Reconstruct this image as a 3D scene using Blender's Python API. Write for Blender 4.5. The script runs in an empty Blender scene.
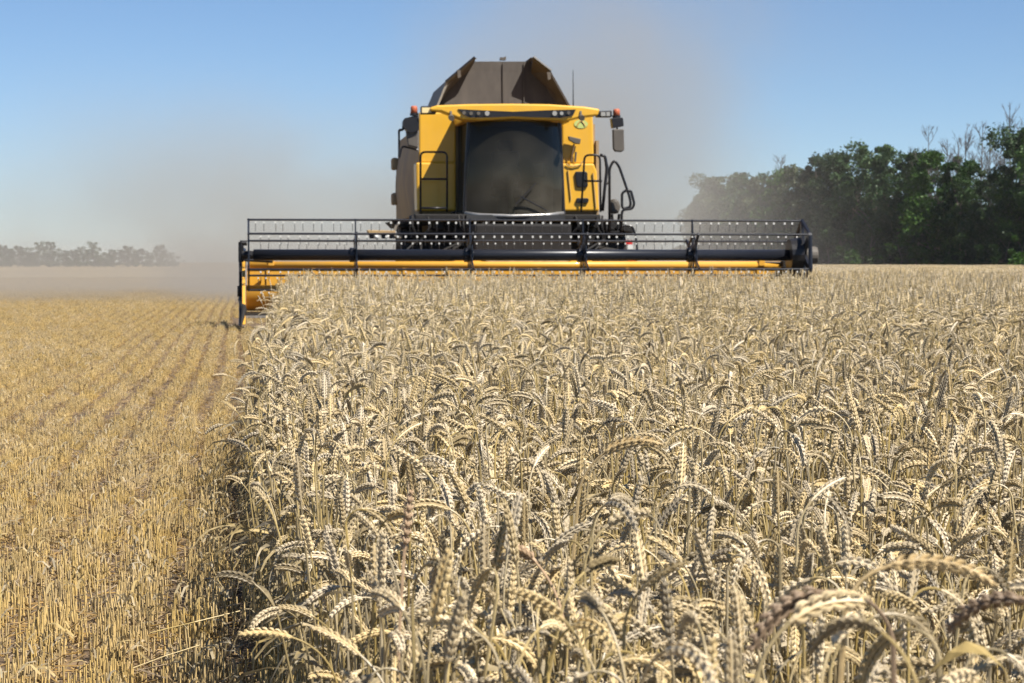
import bpy, math, random
import numpy as np
from mathutils import Vector, Matrix, Euler
SC = bpy.context.scene
COL = SC.collection
PI = math.pi

# ------------------------------------------------------------------ camera, sky, sun, exposure
FPX, CX, CY = 2200.0, 512.0, 341.5
CAMZ = 1.1
YAW, PITCH = math.atan(266 / FPX), math.atan(79.5 / FPX)
cd = bpy.data.cameras.new('camera'); cam = bpy.data.objects.new('camera', cd); COL.objects.link(cam)
cam.location = (0, 0, CAMZ); cam.rotation_euler = (PI / 2 - PITCH, 0, -YAW)
cd.sensor_width = 36; cd.lens = FPX / 1024 * 36; cd.clip_start = 0.05; cd.clip_end = 12000
cd.dof.use_dof = True; cd.dof.focus_distance = 5.4; cd.dof.aperture_fstop = cd.lens / 4.4
SC.camera = cam
ELEV, AZ = math.radians(54), math.radians(135)   # azimuth clockwise from +Y (the way the camera looks)
w = bpy.data.worlds.new('World'); SC.world = w; w.use_nodes = True
nt = w.node_tree; nt.nodes.clear()
sky = nt.nodes.new('ShaderNodeTexSky'); sky.sky_type = 'NISHITA'; sky.sun_disc = False
sky.sun_elevation = ELEV; sky.sun_rotation = AZ; sky.altitude = 2700; sky.air_density = 1.0; sky.dust_density = 0.0; sky.ozone_density = 6.0
bg = nt.nodes.new('ShaderNodeBackground'); bg.inputs[1].default_value = 0.070
wo = nt.nodes.new('ShaderNodeOutputWorld')
nt.links.new(sky.outputs[0], bg.inputs[0]); nt.links.new(bg.outputs[0], wo.inputs[0])
sd = bpy.data.lights.new('sun', 'SUN'); sd.energy = 5.0; sd.angle = math.radians(0.53); sd.color = (1, 0.955, 0.89)
sun = bpy.data.objects.new('sun', sd); COL.objects.link(sun)
sdir = Vector((math.sin(AZ) * math.cos(ELEV), math.cos(AZ) * math.cos(ELEV), math.sin(ELEV)))
sun.rotation_euler = sdir.to_track_quat('Z', 'Y').to_euler(); sun.location = (6, 20, 30)
SC.view_settings.view_transform = 'Standard'; SC.view_settings.look = 'None'
SC.view_settings.exposure = 0.70; SC.view_settings.gamma = 1.0; SC.view_settings.use_curve_mapping = False
SC.cycles.max_bounces = 6; SC.cycles.diffuse_bounces = 1; SC.cycles.transparent_max_bounces = 12
SC.cycles.volume_bounces = 1; SC.cycles.volume_step_rate = 4.0; SC.cycles.volume_max_steps = 64
SC.cycles.use_denoising = True

_R = Euler(cam.rotation_euler).to_matrix()
def W(px, py, Y):
    """where the sight line through photo pixel (px, py) meets the upright plane at depth Y -> (X, Z)"""
    d = _R @ Vector(((px - CX) / FPX, -(py - CY) / FPX, -1)); t = Y / d.y
    return d.x * t, CAMZ + d.z * t
def WP(px, py, Y):
    x, z = W(px, py, Y); return Vector((x, Y, z))
def proj(x, y, z):
    v = _R.transposed() @ Vector((x, y, z - CAMZ))
    return CX + FPX * v.x / -v.z, CY - FPX * v.y / -v.z

# ------------------------------------------------------------------ materials
def mat(name, col, rough=0.6, metal=0.0, noise=0.0, nscale=6.0, dust=0.0, dustcol=(0.34, 0.275, 0.19), spec=0.4, bump=0.0, rnd=0.0, darkfew=0.0, coat=0.0, transl=0.0, dscale=1.4, streak=False):
    m = bpy.data.materials.new(name); m.use_nodes = True; N = m.node_tree.nodes; L = m.node_tree.links
    b = N['Principled BSDF']; b.inputs['Roughness'].default_value = rough; b.inputs['Metallic'].default_value = metal
    b.inputs['Specular IOR Level'].default_value = spec; b.inputs['Coat Weight'].default_value = coat
    tc = N.new('ShaderNodeTexCoord')
    rgb = N.new('ShaderNodeRGB'); rgb.outputs[0].default_value = (*col, 1); cur = rgb.outputs[0]
    if noise or rnd:
        hs = N.new('ShaderNodeHueSaturation'); L.new(cur, hs.inputs['Color']); cur = hs.outputs[0]
        acc = None
        if noise:
            n = N.new('ShaderNodeTexNoise'); n.inputs['Scale'].default_value = nscale; n.inputs['Detail'].default_value = 5
            L.new(tc.outputs['Object'], n.inputs['Vector'])
            mr = N.new('ShaderNodeMapRange'); mr.inputs[1].default_value = 0.25; mr.inputs[2].default_value = 0.75
            mr.inputs[3].default_value = 1 - noise; mr.inputs[4].default_value = 1 + noise; L.new(n.outputs[0], mr.inputs[0]); acc = mr.outputs[0]
        if rnd:
            oi = N.new('ShaderNodeObjectInfo'); mr = N.new('ShaderNodeMapRange')
            mr.inputs[3].default_value = 1 - rnd; mr.inputs[4].default_value = 1 + rnd; L.new(oi.outputs['Random'], mr.inputs[0])
            wn = N.new('ShaderNodeTexWhiteNoise'); wn.noise_dimensions = '1D'; L.new(oi.outputs['Random'], wn.inputs['W'])
            ms = N.new('ShaderNodeMapRange'); ms.inputs[3].default_value = 1 - rnd * .9; ms.inputs[4].default_value = 1 + rnd * .9
            L.new(wn.outputs['Value'], ms.inputs[0]); L.new(ms.outputs[0], hs.inputs['Saturation'])
            if darkfew:   # a share of the ears is darkened, backlit shade put into their colour
                w2 = N.new('ShaderNodeTexWhiteNoise'); w2.noise_dimensions = '1D'; ad = N.new('ShaderNodeMath'); ad.operation = 'ADD'; ad.inputs[1].default_value = 7.3
                L.new(oi.outputs['Random'], ad.inputs[0]); L.new(ad.outputs[0], w2.inputs['W'])
                md = N.new('ShaderNodeMapRange'); md.inputs[1].default_value = 0.0; md.inputs[2].default_value = darkfew; md.inputs[3].default_value = 0.42; md.inputs[4].default_value = 1.0
                L.new(w2.outputs['Value'], md.inputs[0]); mm_ = N.new('ShaderNodeMath'); mm_.operation = 'MULTIPLY'; L.new(md.outputs[0], mm_.inputs[0]); L.new(mr.outputs[0], mm_.inputs[1]); mr = mm_
            if acc:
                mu = N.new('ShaderNodeMath'); mu.operation = 'MULTIPLY'; L.new(acc, mu.inputs[0]); L.new(mr.outputs[0], mu.inputs[1]); acc = mu.outputs[0]
            else: acc = mr.outputs[0]
        L.new(acc, hs.inputs['Value'])
    if dust:
        n = N.new('ShaderNodeTexNoise'); n.inputs['Scale'].default_value = dscale; n.inputs['Detail'].default_value = 7; n.inputs['Roughness'].default_value = 0.65
        if streak:
            mp = N.new('ShaderNodeMapping'); mp.inputs['Scale'].default_value = (3, 3, 0.5); L.new(tc.outputs['Object'], mp.inputs[0]); L.new(mp.outputs[0], n.inputs['Vector'])
        else: L.new(tc.outputs['Object'], n.inputs['Vector'])
        mr = N.new('ShaderNodeMapRange'); mr.inputs[1].default_value = 0.35; mr.inputs[2].default_value = 0.75
        mr.inputs[3].default_value = dust * 0.45; mr.inputs[4].default_value = min(1, dust * 1.5); L.new(n.outputs[0], mr.inputs[0])
        mx = N.new('ShaderNodeMixRGB'); mx.inputs[2].default_value = (*dustcol, 1); L.new(mr.outputs[0], mx.inputs[0]); L.new(cur, mx.inputs[1]); cur = mx.outputs[0]
        rr = N.new('ShaderNodeMapRange'); rr.inputs[3].default_value = rough; rr.inputs[4].default_value = 0.9; L.new(mr.outputs[0], rr.inputs[0]); L.new(rr.outputs[0], b.inputs['Roughness'])
    L.new(cur, b.inputs['Base Color'])
    if bump:
        n = N.new('ShaderNodeTexNoise'); n.inputs['Scale'].default_value = nscale * 2; n.inputs['Detail'].default_value = 4; L.new(tc.outputs['Object'], n.inputs['Vector'])
        bp = N.new('ShaderNodeBump'); bp.inputs['Strength'].default_value = bump; bp.inputs['Distance'].default_value = 0.02; L.new(n.outputs[0], bp.inputs['Height']); L.new(bp.outputs[0], b.inputs['Normal'])
    if transl:
        tr = N.new('ShaderNodeBsdfTranslucent'); L.new(cur, tr.inputs[0]); ms = N.new('ShaderNodeMixShader'); ms.inputs[0].default_value = transl
        L.new(b.outputs[0], ms.inputs[1]); L.new(tr.outputs[0], ms.inputs[2]); L.new(ms.outputs[0], N['Material Output'].inputs[0])
    return m
M = dict(
    ear=mat('wheat_ear', (0.62, 0.485, 0.28), 0.5, noise=0.25, nscale=160, rnd=0.22, darkfew=0.35, spec=0.5),
    stem=mat('wheat_stem', (0.40, 0.305, 0.145), 0.45, noise=0.2, nscale=30, rnd=0.25, spec=0.5),
    leaf=mat('dry_leaf', (0.42, 0.33, 0.18), 0.6, noise=0.3, nscale=50, rnd=0.28, transl=0.3, spec=0.3),
    stub=mat('stubble_straw', (0.57, 0.405, 0.17), 0.55, noise=0.42, nscale=60, rnd=0.10, spec=0.5),
    litter=mat('straw_litter', (0.31, 0.21, 0.10), 0.7, noise=0.3, nscale=40, rnd=0.3),
    yellow=mat('yellow_paint', (0.80, 0.42, 0.016), 0.38, dust=0.10, noise=0.06, nscale=2, coat=0.2, streak=True),
    yellow_h=mat('header_yellow_paint', (0.76, 0.37, 0.014), 0.36, dust=0.22, noise=0.08, nscale=3, coat=0.25),
    yellow_d=mat('dusty_yellow_paint', (0.62, 0.33, 0.03), 0.6, dust=0.5, dustcol=(0.45, 0.35, 0.2)),
    sidep=mat('dusty_side_panel', (0.50, 0.32, 0.10), 0.6, dust=0.72, dustcol=(0.30, 0.22, 0.16), noise=0.12, nscale=3, dscale=1.0),
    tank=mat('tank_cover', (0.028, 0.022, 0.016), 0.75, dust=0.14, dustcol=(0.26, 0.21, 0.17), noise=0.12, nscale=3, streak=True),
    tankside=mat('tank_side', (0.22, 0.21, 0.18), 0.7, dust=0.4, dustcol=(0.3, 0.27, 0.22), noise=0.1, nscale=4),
    black=mat('black_paint', (0.010, 0.010, 0.012), 0.35, dust=0.05, dustcol=(0.16, 0.13, 0.1), noise=0.2, nscale=5),
    tubeb=mat('reel_black_paint', (0.009, 0.011, 0.017), 0.3, dust=0.03, dustcol=(0.2, 0.17, 0.14)),
    dark=mat('grimy_underbody', (0.010, 0.009, 0.008), 0.75, dust=0.05, dustcol=(0.13, 0.10, 0.075), noise=0.3, nscale=7, bump=0.3),
    rubber=mat('rubber', (0.014, 0.013, 0.012), 0.75, dust=0.15, dustcol=(0.13, 0.10, 0.07), noise=0.2, nscale=10),
    orange=mat('amber_plastic', (0.50, 0.085, 0.02), 0.4, dust=0.25),
    lens=mat('lamp_lens', (0.34, 0.34, 0.32), 0.35, spec=0.5, dust=0.2),
    warm=mat('warm_lamp_lens', (0.85, 0.66, 0.32), 0.25),
    steel=mat('worn_steel', (0.42, 0.40, 0.37), 0.35, metal=0.6, noise=0.2, nscale=12),
    tine=mat('tine_wire', (0.11, 0.11, 0.115), 0.45, metal=0.4),
    white=mat('pale_plastic', (0.68, 0.66, 0.6), 0.5),
    red=mat('red_reflector', (0.62, 0.03, 0.025), 0.35),
    green=mat('pale_green_sticker', (0.52, 0.58, 0.18), 0.5),
    greyp=mat('dusty_grey_plastic', (0.06, 0.055, 0.05), 0.6, dust=0.2),
    seat=mat('seat_fabric', (0.06, 0.06, 0.065), 0.85),
    inner=mat('cab_interior', (0.035, 0.035, 0.035), 0.8, noise=0.2, nscale=4),
    bark=mat('tree_bark', (0.13, 0.105, 0.08), 0.85, noise=0.25, nscale=2),
    dead=mat('dead_bark', (0.10, 0.088, 0.078), 0.85, noise=0.2, nscale=2),
    wood=mat('broom_wood', (0.22, 0.13, 0.06), 0.7),
)
def leafmat(name, col):
    return mat(name, col, 0.55, noise=0.30, nscale=0.5, rnd=0.22, transl=0.22, spec=0.3)
M['fol_dark'] = leafmat('foliage_dark', (0.028, 0.064, 0.013))
M['fol_mid'] = leafmat('foliage_mid', (0.046, 0.098, 0.017))
M['fol_olive'] = leafmat('foliage_olive', (0.060, 0.075, 0.030))
def glassmat():
    m = bpy.data.materials.new('tinted_dusty_glass'); m.use_nodes = True; N = m.node_tree.nodes; L = m.node_tree.links; N.clear()
    out = N.new('ShaderNodeOutputMaterial'); t = N.new('ShaderNodeBsdfTransparent'); t.inputs[0].default_value = (0.22, 0.25, 0.20, 1)
    g = N.new('ShaderNodeBsdfGlossy'); g.inputs['Roughness'].default_value = 0.08; g.inputs[0].default_value = (0.45, 0.45, 0.42, 1)
    lw = N.new('ShaderNodeFresnel'); lw.inputs[0].default_value = 1.45
    m1 = N.new('ShaderNodeMixShader'); L.new(lw.outputs[0], m1.inputs[0]); L.new(t.outputs[0], m1.inputs[1]); L.new(g.outputs[0], m1.inputs[2])
    d = N.new('ShaderNodeBsdfDiffuse'); d.inputs[0].default_value = (0.30, 0.27, 0.21, 1)
    n = N.new('ShaderNodeTexNoise'); n.inputs['Scale'].default_value = 2.2; n.inputs['Detail'].default_value = 7
    tc = N.new('ShaderNodeTexCoord'); L.new(tc.outputs['Object'], n.inputs['Vector'])
    sx = N.new('ShaderNodeSeparateXYZ'); L.new(tc.outputs['Object'], sx.inputs[0])
    hz = N.new('ShaderNodeMapRange'); hz.inputs[1].default_value = 3.5; hz.inputs[2].default_value = 1.9; hz.inputs[3].default_value = 0.03; hz.inputs[4].default_value = 0.24
    L.new(sx.outputs[2], hz.inputs[0])
    mr = N.new('ShaderNodeMapRange'); mr.inputs[1].default_value = 0.35; mr.inputs[2].default_value = 0.75; mr.inputs[3].default_value = 0.5; mr.inputs[4].default_value = 1.25; L.new(n.outputs[0], mr.inputs[0])
    mu = N.new('ShaderNodeMath'); mu.operation = 'MULTIPLY'; L.new(hz.outputs[0], mu.inputs[0]); L.new(mr.outputs[0], mu.inputs[1])
    m2 = N.new('ShaderNodeMixShader'); L.new(mu.outputs[0], m2.inputs[0]); L.new(m1.outputs[0], m2.inputs[1]); L.new(d.outputs[0], m2.inputs[2])
    L.new(m2.outputs[0], out.inputs[0]); return m
M['glass'] = glassmat()

# ------------------------------------------------------------------ mesh helpers
class MB:
    def __init__(s): s.v = []; s.f = []; s.m = []; s.cm = 0
    def add(s, vs, fs):
        o = len(s.v); s.v += [tuple(p) for p in vs]; s.f += [tuple(i + o for i in f) for f in fs]; s.m += [s.cm] * len(fs); return s
    def box(s, x0, x1, y0, y1, z0, z1):
        return s.add([(x0, y0, z0), (x1, y0, z0), (x1, y1, z0), (x0, y1, z0), (x0, y0, z1), (x1, y0, z1), (x1, y1, z1), (x0, y1, z1)],
                     [(0, 3, 2, 1), (4, 5, 6, 7), (0, 1, 5, 4), (1, 2, 6, 5), (2, 3, 7, 6), (3, 0, 4, 7)])
    def tube(s, pts, r, n=8, cap=True, flat=1.0):
        pts = [Vector(p) for p in pts]; k = len(pts)
        rs = r if isinstance(r, (list, tuple)) else [r] * k
        vs = []; up = None
        for i, p in enumerate(pts):
            t = (pts[min(i + 1, k - 1)] - pts[max(i - 1, 0)]).normalized()
            if up is None: up = Vector((0, 0, 1)) if abs(t.z) < 0.9 else Vector((1, 0, 0))
            a = t.cross(up)
            if a.length < 1e-5: a = t.orthogonal()
            a.normalize(); b = a.cross(t).normalized(); up = b
            for j in range(n):
                an = 2 * PI * j / n
                vs.append(p + (a * math.cos(an) + b * math.sin(an) * flat) * rs[i])
        fs = [(i * n + j, i * n + (j + 1) % n, (i + 1) * n + (j + 1) % n, (i + 1) * n + j) for i in range(k - 1) for j in range(n)]
        if cap: fs += [tuple(range(n - 1, -1, -1)), tuple((k - 1) * n + j for j in range(n))]
        return s.add(vs, fs)
    def prism(s, poly, y0, y1, poly2=None):
        """polygon of (x, z) from depth y0 to y1"""
        q = poly2 or poly; n = len(poly)
        vs = [(x, y0, z) for x, z in poly] + [(x, y1, z) for x, z in q]
        fs = [tuple(range(n)), tuple(range(2 * n - 1, n - 1, -1))] + [(i, n + i, n + (i + 1) % n, (i + 1) % n) for i in range(n)]
        return s.add(vs, fs)
    def build(s, name, material, parent=None, root=None, bevel=0.0, smooth=False):
        off = Vector(root) if root is not None else Vector((0, 0, 0))
        me = bpy.data.meshes.new(name); me.from_pydata([tuple(Vector(p) - off) for p in s.v], [], s.f)
        for mm in (material if isinstance(material, (list, tuple)) else [material]): me.materials.append(mm)
        if isinstance(material, (list, tuple)): me.polygons.foreach_set('material_index', s.m)
        if smooth: me.polygons.foreach_set('use_smooth', [True] * len(me.polygons))
        me.update()
        import bmesh
        if len(s.f) < 4000:
            bm = bmesh.new(); bm.from_mesh(me); bmesh.ops.recalc_face_normals(bm, faces=bm.faces); bm.to_mesh(me); bm.free()
        o = bpy.data.objects.new(name, me); COL.objects.link(o)
        if parent: o.parent = parent
        elif root is not None: o.location = off
        if bevel:
            b = o.modifiers.new('bevel', 'BEVEL'); b.width = bevel; b.segments = 2; b.limit_method = 'ANGLE'; b.angle_limit = math.radians(35); b.harden_normals = False
        return o
def tag(o, label=None, cat=None, group=None, kind=None):
    if label: o['label'] = label
    if cat: o['category'] = cat
    if group: o['group'] = group
    if kind: o['kind'] = kind
    return o
def empty(name, loc, label, cat, group=None):
    o = bpy.data.objects.new(name, None); COL.objects.link(o); o.location = loc; o.empty_display_size = 0.2
    return tag(o, label, cat, group)
def rnd_poly(pts, r=0.06, n=4):
    """round the corners of a 3-D polyline"""
    pts = [Vector(p) for p in pts]; out = [pts[0]]
    for i in range(1, len(pts) - 1):
        a = (pts[i - 1] - pts[i]); b = (pts[i + 1] - pts[i]); ra = min(r, a.length * .45, b.length * .45)
        p0 = pts[i] + a.normalized() * ra; p1 = pts[i] + b.normalized() * ra
        for k in range(n + 1):
            t = k / n; out.append(p0 * (1 - t) ** 2 + pts[i] * 2 * t * (1 - t) + p1 * t * t)
    out.append(pts[-1]); return out

# ------------------------------------------------------------------ ground
def groundmat():
    m = bpy.data.materials.new('field_soil'); m.use_nodes = True; N = m.node_tree.nodes; L = m.node_tree.links
    b = N['Principled BSDF']; b.inputs['Roughness'].default_value = 0.9
    geo = N.new('ShaderNodeNewGeometry'); n1 = N.new('ShaderNodeTexNoise'); n1.inputs['Scale'].default_value = 9; n1.inputs['Detail'].default_value = 8
    L.new(geo.outputs['Position'], n1.inputs['Vector'])
    cr = N.new('ShaderNodeValToRGB'); cr.color_ramp.elements[0].position = 0.35; cr.color_ramp.elements[0].color = (0.055, 0.037, 0.022, 1)
    cr.color_ramp.elements[1].position = 0.7; cr.color_ramp.elements[1].color = (0.23, 0.15, 0.078, 1); L.new(n1.outputs[0], cr.inputs[0])
    # farther fields: cut straw, paler on average, in long bands
    mp = N.new('ShaderNodeMapping'); mp.inputs['Scale'].default_value = (0.02, 0.008, 1); L.new(geo.outputs['Position'], mp.inputs[0])
    n2 = N.new('ShaderNodeTexNoise'); n2.inputs['Scale'].default_value = 1; n2.inputs['Detail'].default_value = 6; L.new(mp.outputs[0], n2.inputs['Vector'])
    c2 = N.new('ShaderNodeValToRGB'); c2.color_ramp.elements[0].position = 0.35; c2.color_ramp.elements[0].color = (0.30, 0.215, 0.105, 1)
    c2.color_ramp.elements[1].position = 0.65; c2.color_ramp.elements[1].color = (0.42, 0.31, 0.15, 1); L.new(n2.outputs[0], c2.inputs[0])
    sx = N.new('ShaderNodeSeparateXYZ'); L.new(geo.outputs['Position'], sx.inputs[0])
    mr = N.new('ShaderNodeMapRange'); mr.inputs[1].default_value = 70; mr.inputs[2].default_value = 120; L.new(sx.outputs[1], mr.inputs[0])
    mx = N.new('ShaderNodeMixRGB'); L.new(mr.outputs[0], mx.inputs[0]); L.new(cr.outputs[0], mx.inputs[1]); L.new(c2.outputs[0], mx.inputs[2])
    L.new(mx.outputs[0], b.inputs['Base Color'])
    bp = N.new('ShaderNodeBump'); bp.inputs['Strength'].default_value = 0.7; bp.inputs['Distance'].default_value = 0.03; L.new(n1.outputs[0], bp.inputs['Height']); L.new(bp.outputs[0], b.inputs['Normal'])
    return m
g = MB(); g.add([(-4000, -60, 0), (4000, -60, 0), (4000, 7000, 0), (-4000, 7000, 0)], [(0, 1, 2, 3)])
tag(g.build('ground', groundmat()), kind='structure')

# ------------------------------------------------------------------ wheat plants (local frame: base at the origin, leaning towards +X)
def frames(pts):
    T = []; k = len(pts)
    for i in range(k): T.append((pts[min(i + 1, k - 1)] - pts[max(i - 1, 0)]).normalized())
    return T
def make_wheat(rs, lod, style=None):
    """returns dict ear / stem / leaf of MB"""
    R = rs
    st = style or R.choices(['hook', 'arch', 'lean', 'up'], [42, 34, 18, 6])[0]
    H = {'hook': .61, 'arch': .60, 'lean': .60, 'up': .60}[st] + R.uniform(-.11, .075)
    bend = math.radians({'hook': R.uniform(140, 195), 'arch': R.uniform(85, 135), 'lean': R.uniform(45, 85), 'up': R.uniform(8, 30)}[st])
    L = R.uniform(.050, .080); arc = R.uniform(.03, .065) if st == 'hook' else R.uniform(.04, .10)
    lean0 = math.radians(R.uniform(1, 7))
    # centre line
    P = [Vector((0, 0, 0))]; ang = lean0 * .3; n = 7 if lod == 0 else 3
    wob = R.uniform(-.012, .012)
    for i in range(n):
        ang2 = lean0 * (i + 1) / n; d = Vector((math.sin(ang2), wob * math.sin(i * 1.3), math.cos(ang2)))
        P.append(P[-1] + d * (H / n))
    m = 7 if lod == 0 else 4
    nb = bend * R.uniform(.40, .68)
    side = R.uniform(-.25, .25)
    for i in range(m):
        a = lean0 + (nb - lean0) * (i + 1) / m; P.append(P[-1] + Vector((math.sin(a), side * math.sin(a), math.cos(a))) * (arc / m))
    S = list(P); E = [P[-1]]; me = 14 if lod == 0 else (8 if lod == 1 else 4)
    for i in range(me):
        a = nb + (bend - nb) * (i + 1) / me; E.append(E[-1] + Vector((math.sin(a), side * math.sin(a), math.cos(a))).normalized() * (L / me))
    stem = MB(); stem.tube(S, [.0019] * (n + 1) + [.0014] * m if lod < 2 else .0022, 5 if lod == 0 else 3, cap=False)
    ear = MB(); Te = frames(E)
    roll = R.uniform(0, PI); fat = R.uniform(.56, .80)
    def at(t):
        x = t * me; i = min(int(x), me - 1); f = x - i; p = E[i].lerp(E[i + 1], f); T = Te[i].lerp(Te[min(i + 1, me)], f).normalized()
        yv = Vector((0, 1, 0)); a = (yv - T * yv.dot(T)).normalized(); b = T.cross(a)
        return p, T, a * math.cos(roll) + b * math.sin(roll), b * math.cos(roll) - a * math.sin(roll)
    if lod < 2:
        ear.tube(E, [.0016] + [.0036 * fat] * (me - 2) + [.0028 * fat, .0006], 5, cap=True)
        ns = int(L / (.0040 if lod == 0 else .0075)); sides = 5 if lod == 0 else 4
        prof = [(0, .35), (.18, .85), (.42, 1.), (.72, .68), (1, .06)] if lod == 0 else [(0, .4), (.4, 1.), (1, .06)]
        for k in range(ns):
            t = (k + .4) / ns; p, T, u, v = at(t * .94)
            sg = 1 if k % 2 else -1; taper = (1.0 if t < .6 else 1 - .45 * (t - .6) / .4) * (0.75 + .25 * min(1, t / .12)) * fat
            for q in ((-1, 0, 1) if lod == 0 else (-.6, .6)):
                dirv = (T * 1.0 + u * sg * (.28 if q == 0 else .20) + v * q * .27 + Vector((R.uniform(-.08, .08), R.uniform(-.08, .08), R.uniform(-.08, .08)))).normalized()
                base = p + T * (.0018 * abs(q)) + u * sg * .0024 * taper + v * q * .0024 * taper
                ln = (.0140 if q == 0 else .0126) * taper * (1.25 if lod == 1 else 1); rad = (.0025 if lod == 0 else .0037) * taper
                a = dirv.cross(Vector((.3, .5, .8))).normalized(); b = dirv.cross(a); vs = []
                for (s, r) in prof:
                    c = base + dirv * ln * s + (u * sg * .0018 * math.sin(s * PI))
                    for j in range(sides):
                        an = 2 * PI * j / sides; vs.append(c + (a * math.cos(an) + b * math.sin(an)) * rad * r)
                np_ = len(prof)
                ear.add(vs, [(i * sides + j, i * sides + (j + 1) % sides, (i + 1) * sides + (j + 1) % sides, (i + 1) * sides + j) for i in range(np_ - 1) for j in range(sides)])
            if lod == 0 and t > .55 and R.random() < .5:   # short awn at the tip half
                p2 = p + T * .011 + u * sg * .005; q2 = p2 + T * R.uniform(.006, .014) + u * sg * .003
                w_ = v * .00035; ear.add([p2 - w_, p2 + w_, q2], [(0, 1, 2)])
    else:
        rr = [.003, .0068, .0072, .006, .002]
        ear.tube(E, [r * fat for r in rr], 4, cap=True)
    leaf = MB(); leaves = []
    for k in range(R.choice([2, 3, 3, 4]) if lod < 2 else R.choice([1, 2])):
        z = R.uniform(.18, .52); i = min(int(z / H * n), n - 1); p = S[i].lerp(S[i + 1], z / H * n - i)
        az = R.uniform(0, 2 * PI); d = Vector((math.cos(az), math.sin(az), 0)); q = Vector((-d.y, d.x, 0))
        ln = R.uniform(.10, .24); wd = R.uniform(.0018, .0042); up0 = R.uniform(.2, 1.2); tw = R.uniform(-3.5, 3.5); ns = 7 if lod == 0 else 4
        pts = []; c = p.copy()
        for s in range(ns + 1):
            t = s / ns; a = up0 - t * R.uniform(2.0, 3.0); ww = wd * (1 - t ** 2 * .9) * (0.6 + .8 * min(1, t * 4)) / 1.4 * 1.4
            nn = q * math.cos(tw * t) + Vector((0, 0, 1)) * math.sin(tw * t)
            pts += [c - nn * ww, c + nn * ww]; c = c + (d * math.cos(a) + Vector((0, 0, 1)) * math.sin(a)) * (ln / ns)
        one = MB(); one.add(pts, [(2 * s, 2 * s + 1, 2 * s + 3, 2 * s + 2) for s in range(ns)]); leaves.append(one); leaf.add(one.v, one.f)
    return dict(ear=ear, stem=stem, leaf=leaf, leaves=leaves)

# ------------------------------------------------------------------ instancer: one object whose own mesh holds the variants and the places
def scatter_obj(name, variants, mats, P, ROT, SCL, VID, label):
    """variants: list of MB with material indices; P (n,3), ROT (n,3), SCL (n,), VID (n,)"""
    V = []; F = []; MI = []; src = []
    for k, mb in enumerate(variants):
        o = len(V); V += mb.v; F += [tuple(i + o for i in f) for f in mb.f]; MI += mb.m; src += [k] * len(mb.v)
    nv = len(V); n = len(P)
    me = bpy.data.meshes.new(name); me.from_pydata(V + [tuple(p) for p in P], [], F)
    me.polygons.foreach_set('material_index', MI)
    for m_ in mats: me.materials.append(m_)
    a = me.attributes.new('src', 'INT', 'POINT'); a.data.foreach_set('value', np.array(src + [-1] * n, dtype=np.int32))
    a = me.attributes.new('vid', 'INT', 'POINT'); a.data.foreach_set('value', np.concatenate([np.zeros(nv, np.int32), VID.astype(np.int32)]))
    a = me.attributes.new('rot', 'FLOAT_VECTOR', 'POINT'); a.data.foreach_set('vector', np.concatenate([np.zeros((nv, 3)), ROT]).astype(np.float32).ravel())
    a = me.attributes.new('scl', 'FLOAT', 'POINT'); a.data.foreach_set('value', np.concatenate([np.zeros(nv), SCL]).astype(np.float32))
    o = bpy.data.objects.new(name, me); COL.objects.link(o); tag(o, label, None, None, 'stuff')
    ng = bpy.data.node_groups.new(name + '_scatter', 'GeometryNodeTree')
    ng.interface.new_socket('Geometry', in_out='INPUT', socket_type='NodeSocketGeometry'); ng.interface.new_socket('Geometry', in_out='OUTPUT', socket_type='NodeSocketGeometry')
    N = ng.nodes; L = ng.links; gi = N.new('NodeGroupInput'); go = N.new('NodeGroupOutput')
    def attr(nm, t):
        x = N.new('GeometryNodeInputNamedAttribute'); x.data_type = t; x.inputs[0].default_value = nm; return x.outputs[0]
    asrc = attr('src', 'INT')
    def sep(k, geo):
        c = N.new('FunctionNodeCompare'); c.data_type = 'INT'; c.operation = 'EQUAL'; L.new(asrc, c.inputs['A'] if c.inputs['A'].type == 'INT' else c.inputs[2])
        for s_ in c.inputs:
            if s_.name == 'B' and s_.type == 'INT': s_.default_value = k
        for s_ in c.inputs:
            if s_.name == 'A' and s_.type == 'INT': L.new(asrc, s_)
        sg = N.new('GeometryNodeSeparateGeometry'); sg.domain = 'POINT'; L.new(geo, sg.inputs[0]); L.new(c.outputs[0], sg.inputs[1]); return sg
    sp = sep(-1, gi.outputs[0]); rest = sp.outputs[1]
    g2i = N.new('GeometryNodeGeometryToInstance')
    for k in range(len(variants)):
        s_ = sep(k, rest); L.new(s_.outputs[0], g2i.inputs[0]); rest = s_.outputs[1]
    ip = N.new('GeometryNodeInstanceOnPoints'); L.new(sp.outputs[0], ip.inputs['Points']); L.new(g2i.outputs[0], ip.inputs['Instance'])
    ip.inputs['Pick Instance'].default_value = True; L.new(attr('vid', 'INT'), ip.inputs['Instance Index'])
    L.new(attr('rot', 'FLOAT_VECTOR'), ip.inputs['Rotation']); L.new(attr('scl', 'FLOAT'), ip.inputs['Scale'])
    L.new(ip.outputs[0], go.inputs[0])
    md = o.modifiers.new('scatter', 'NODES'); md.node_group = ng
    return o

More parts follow.
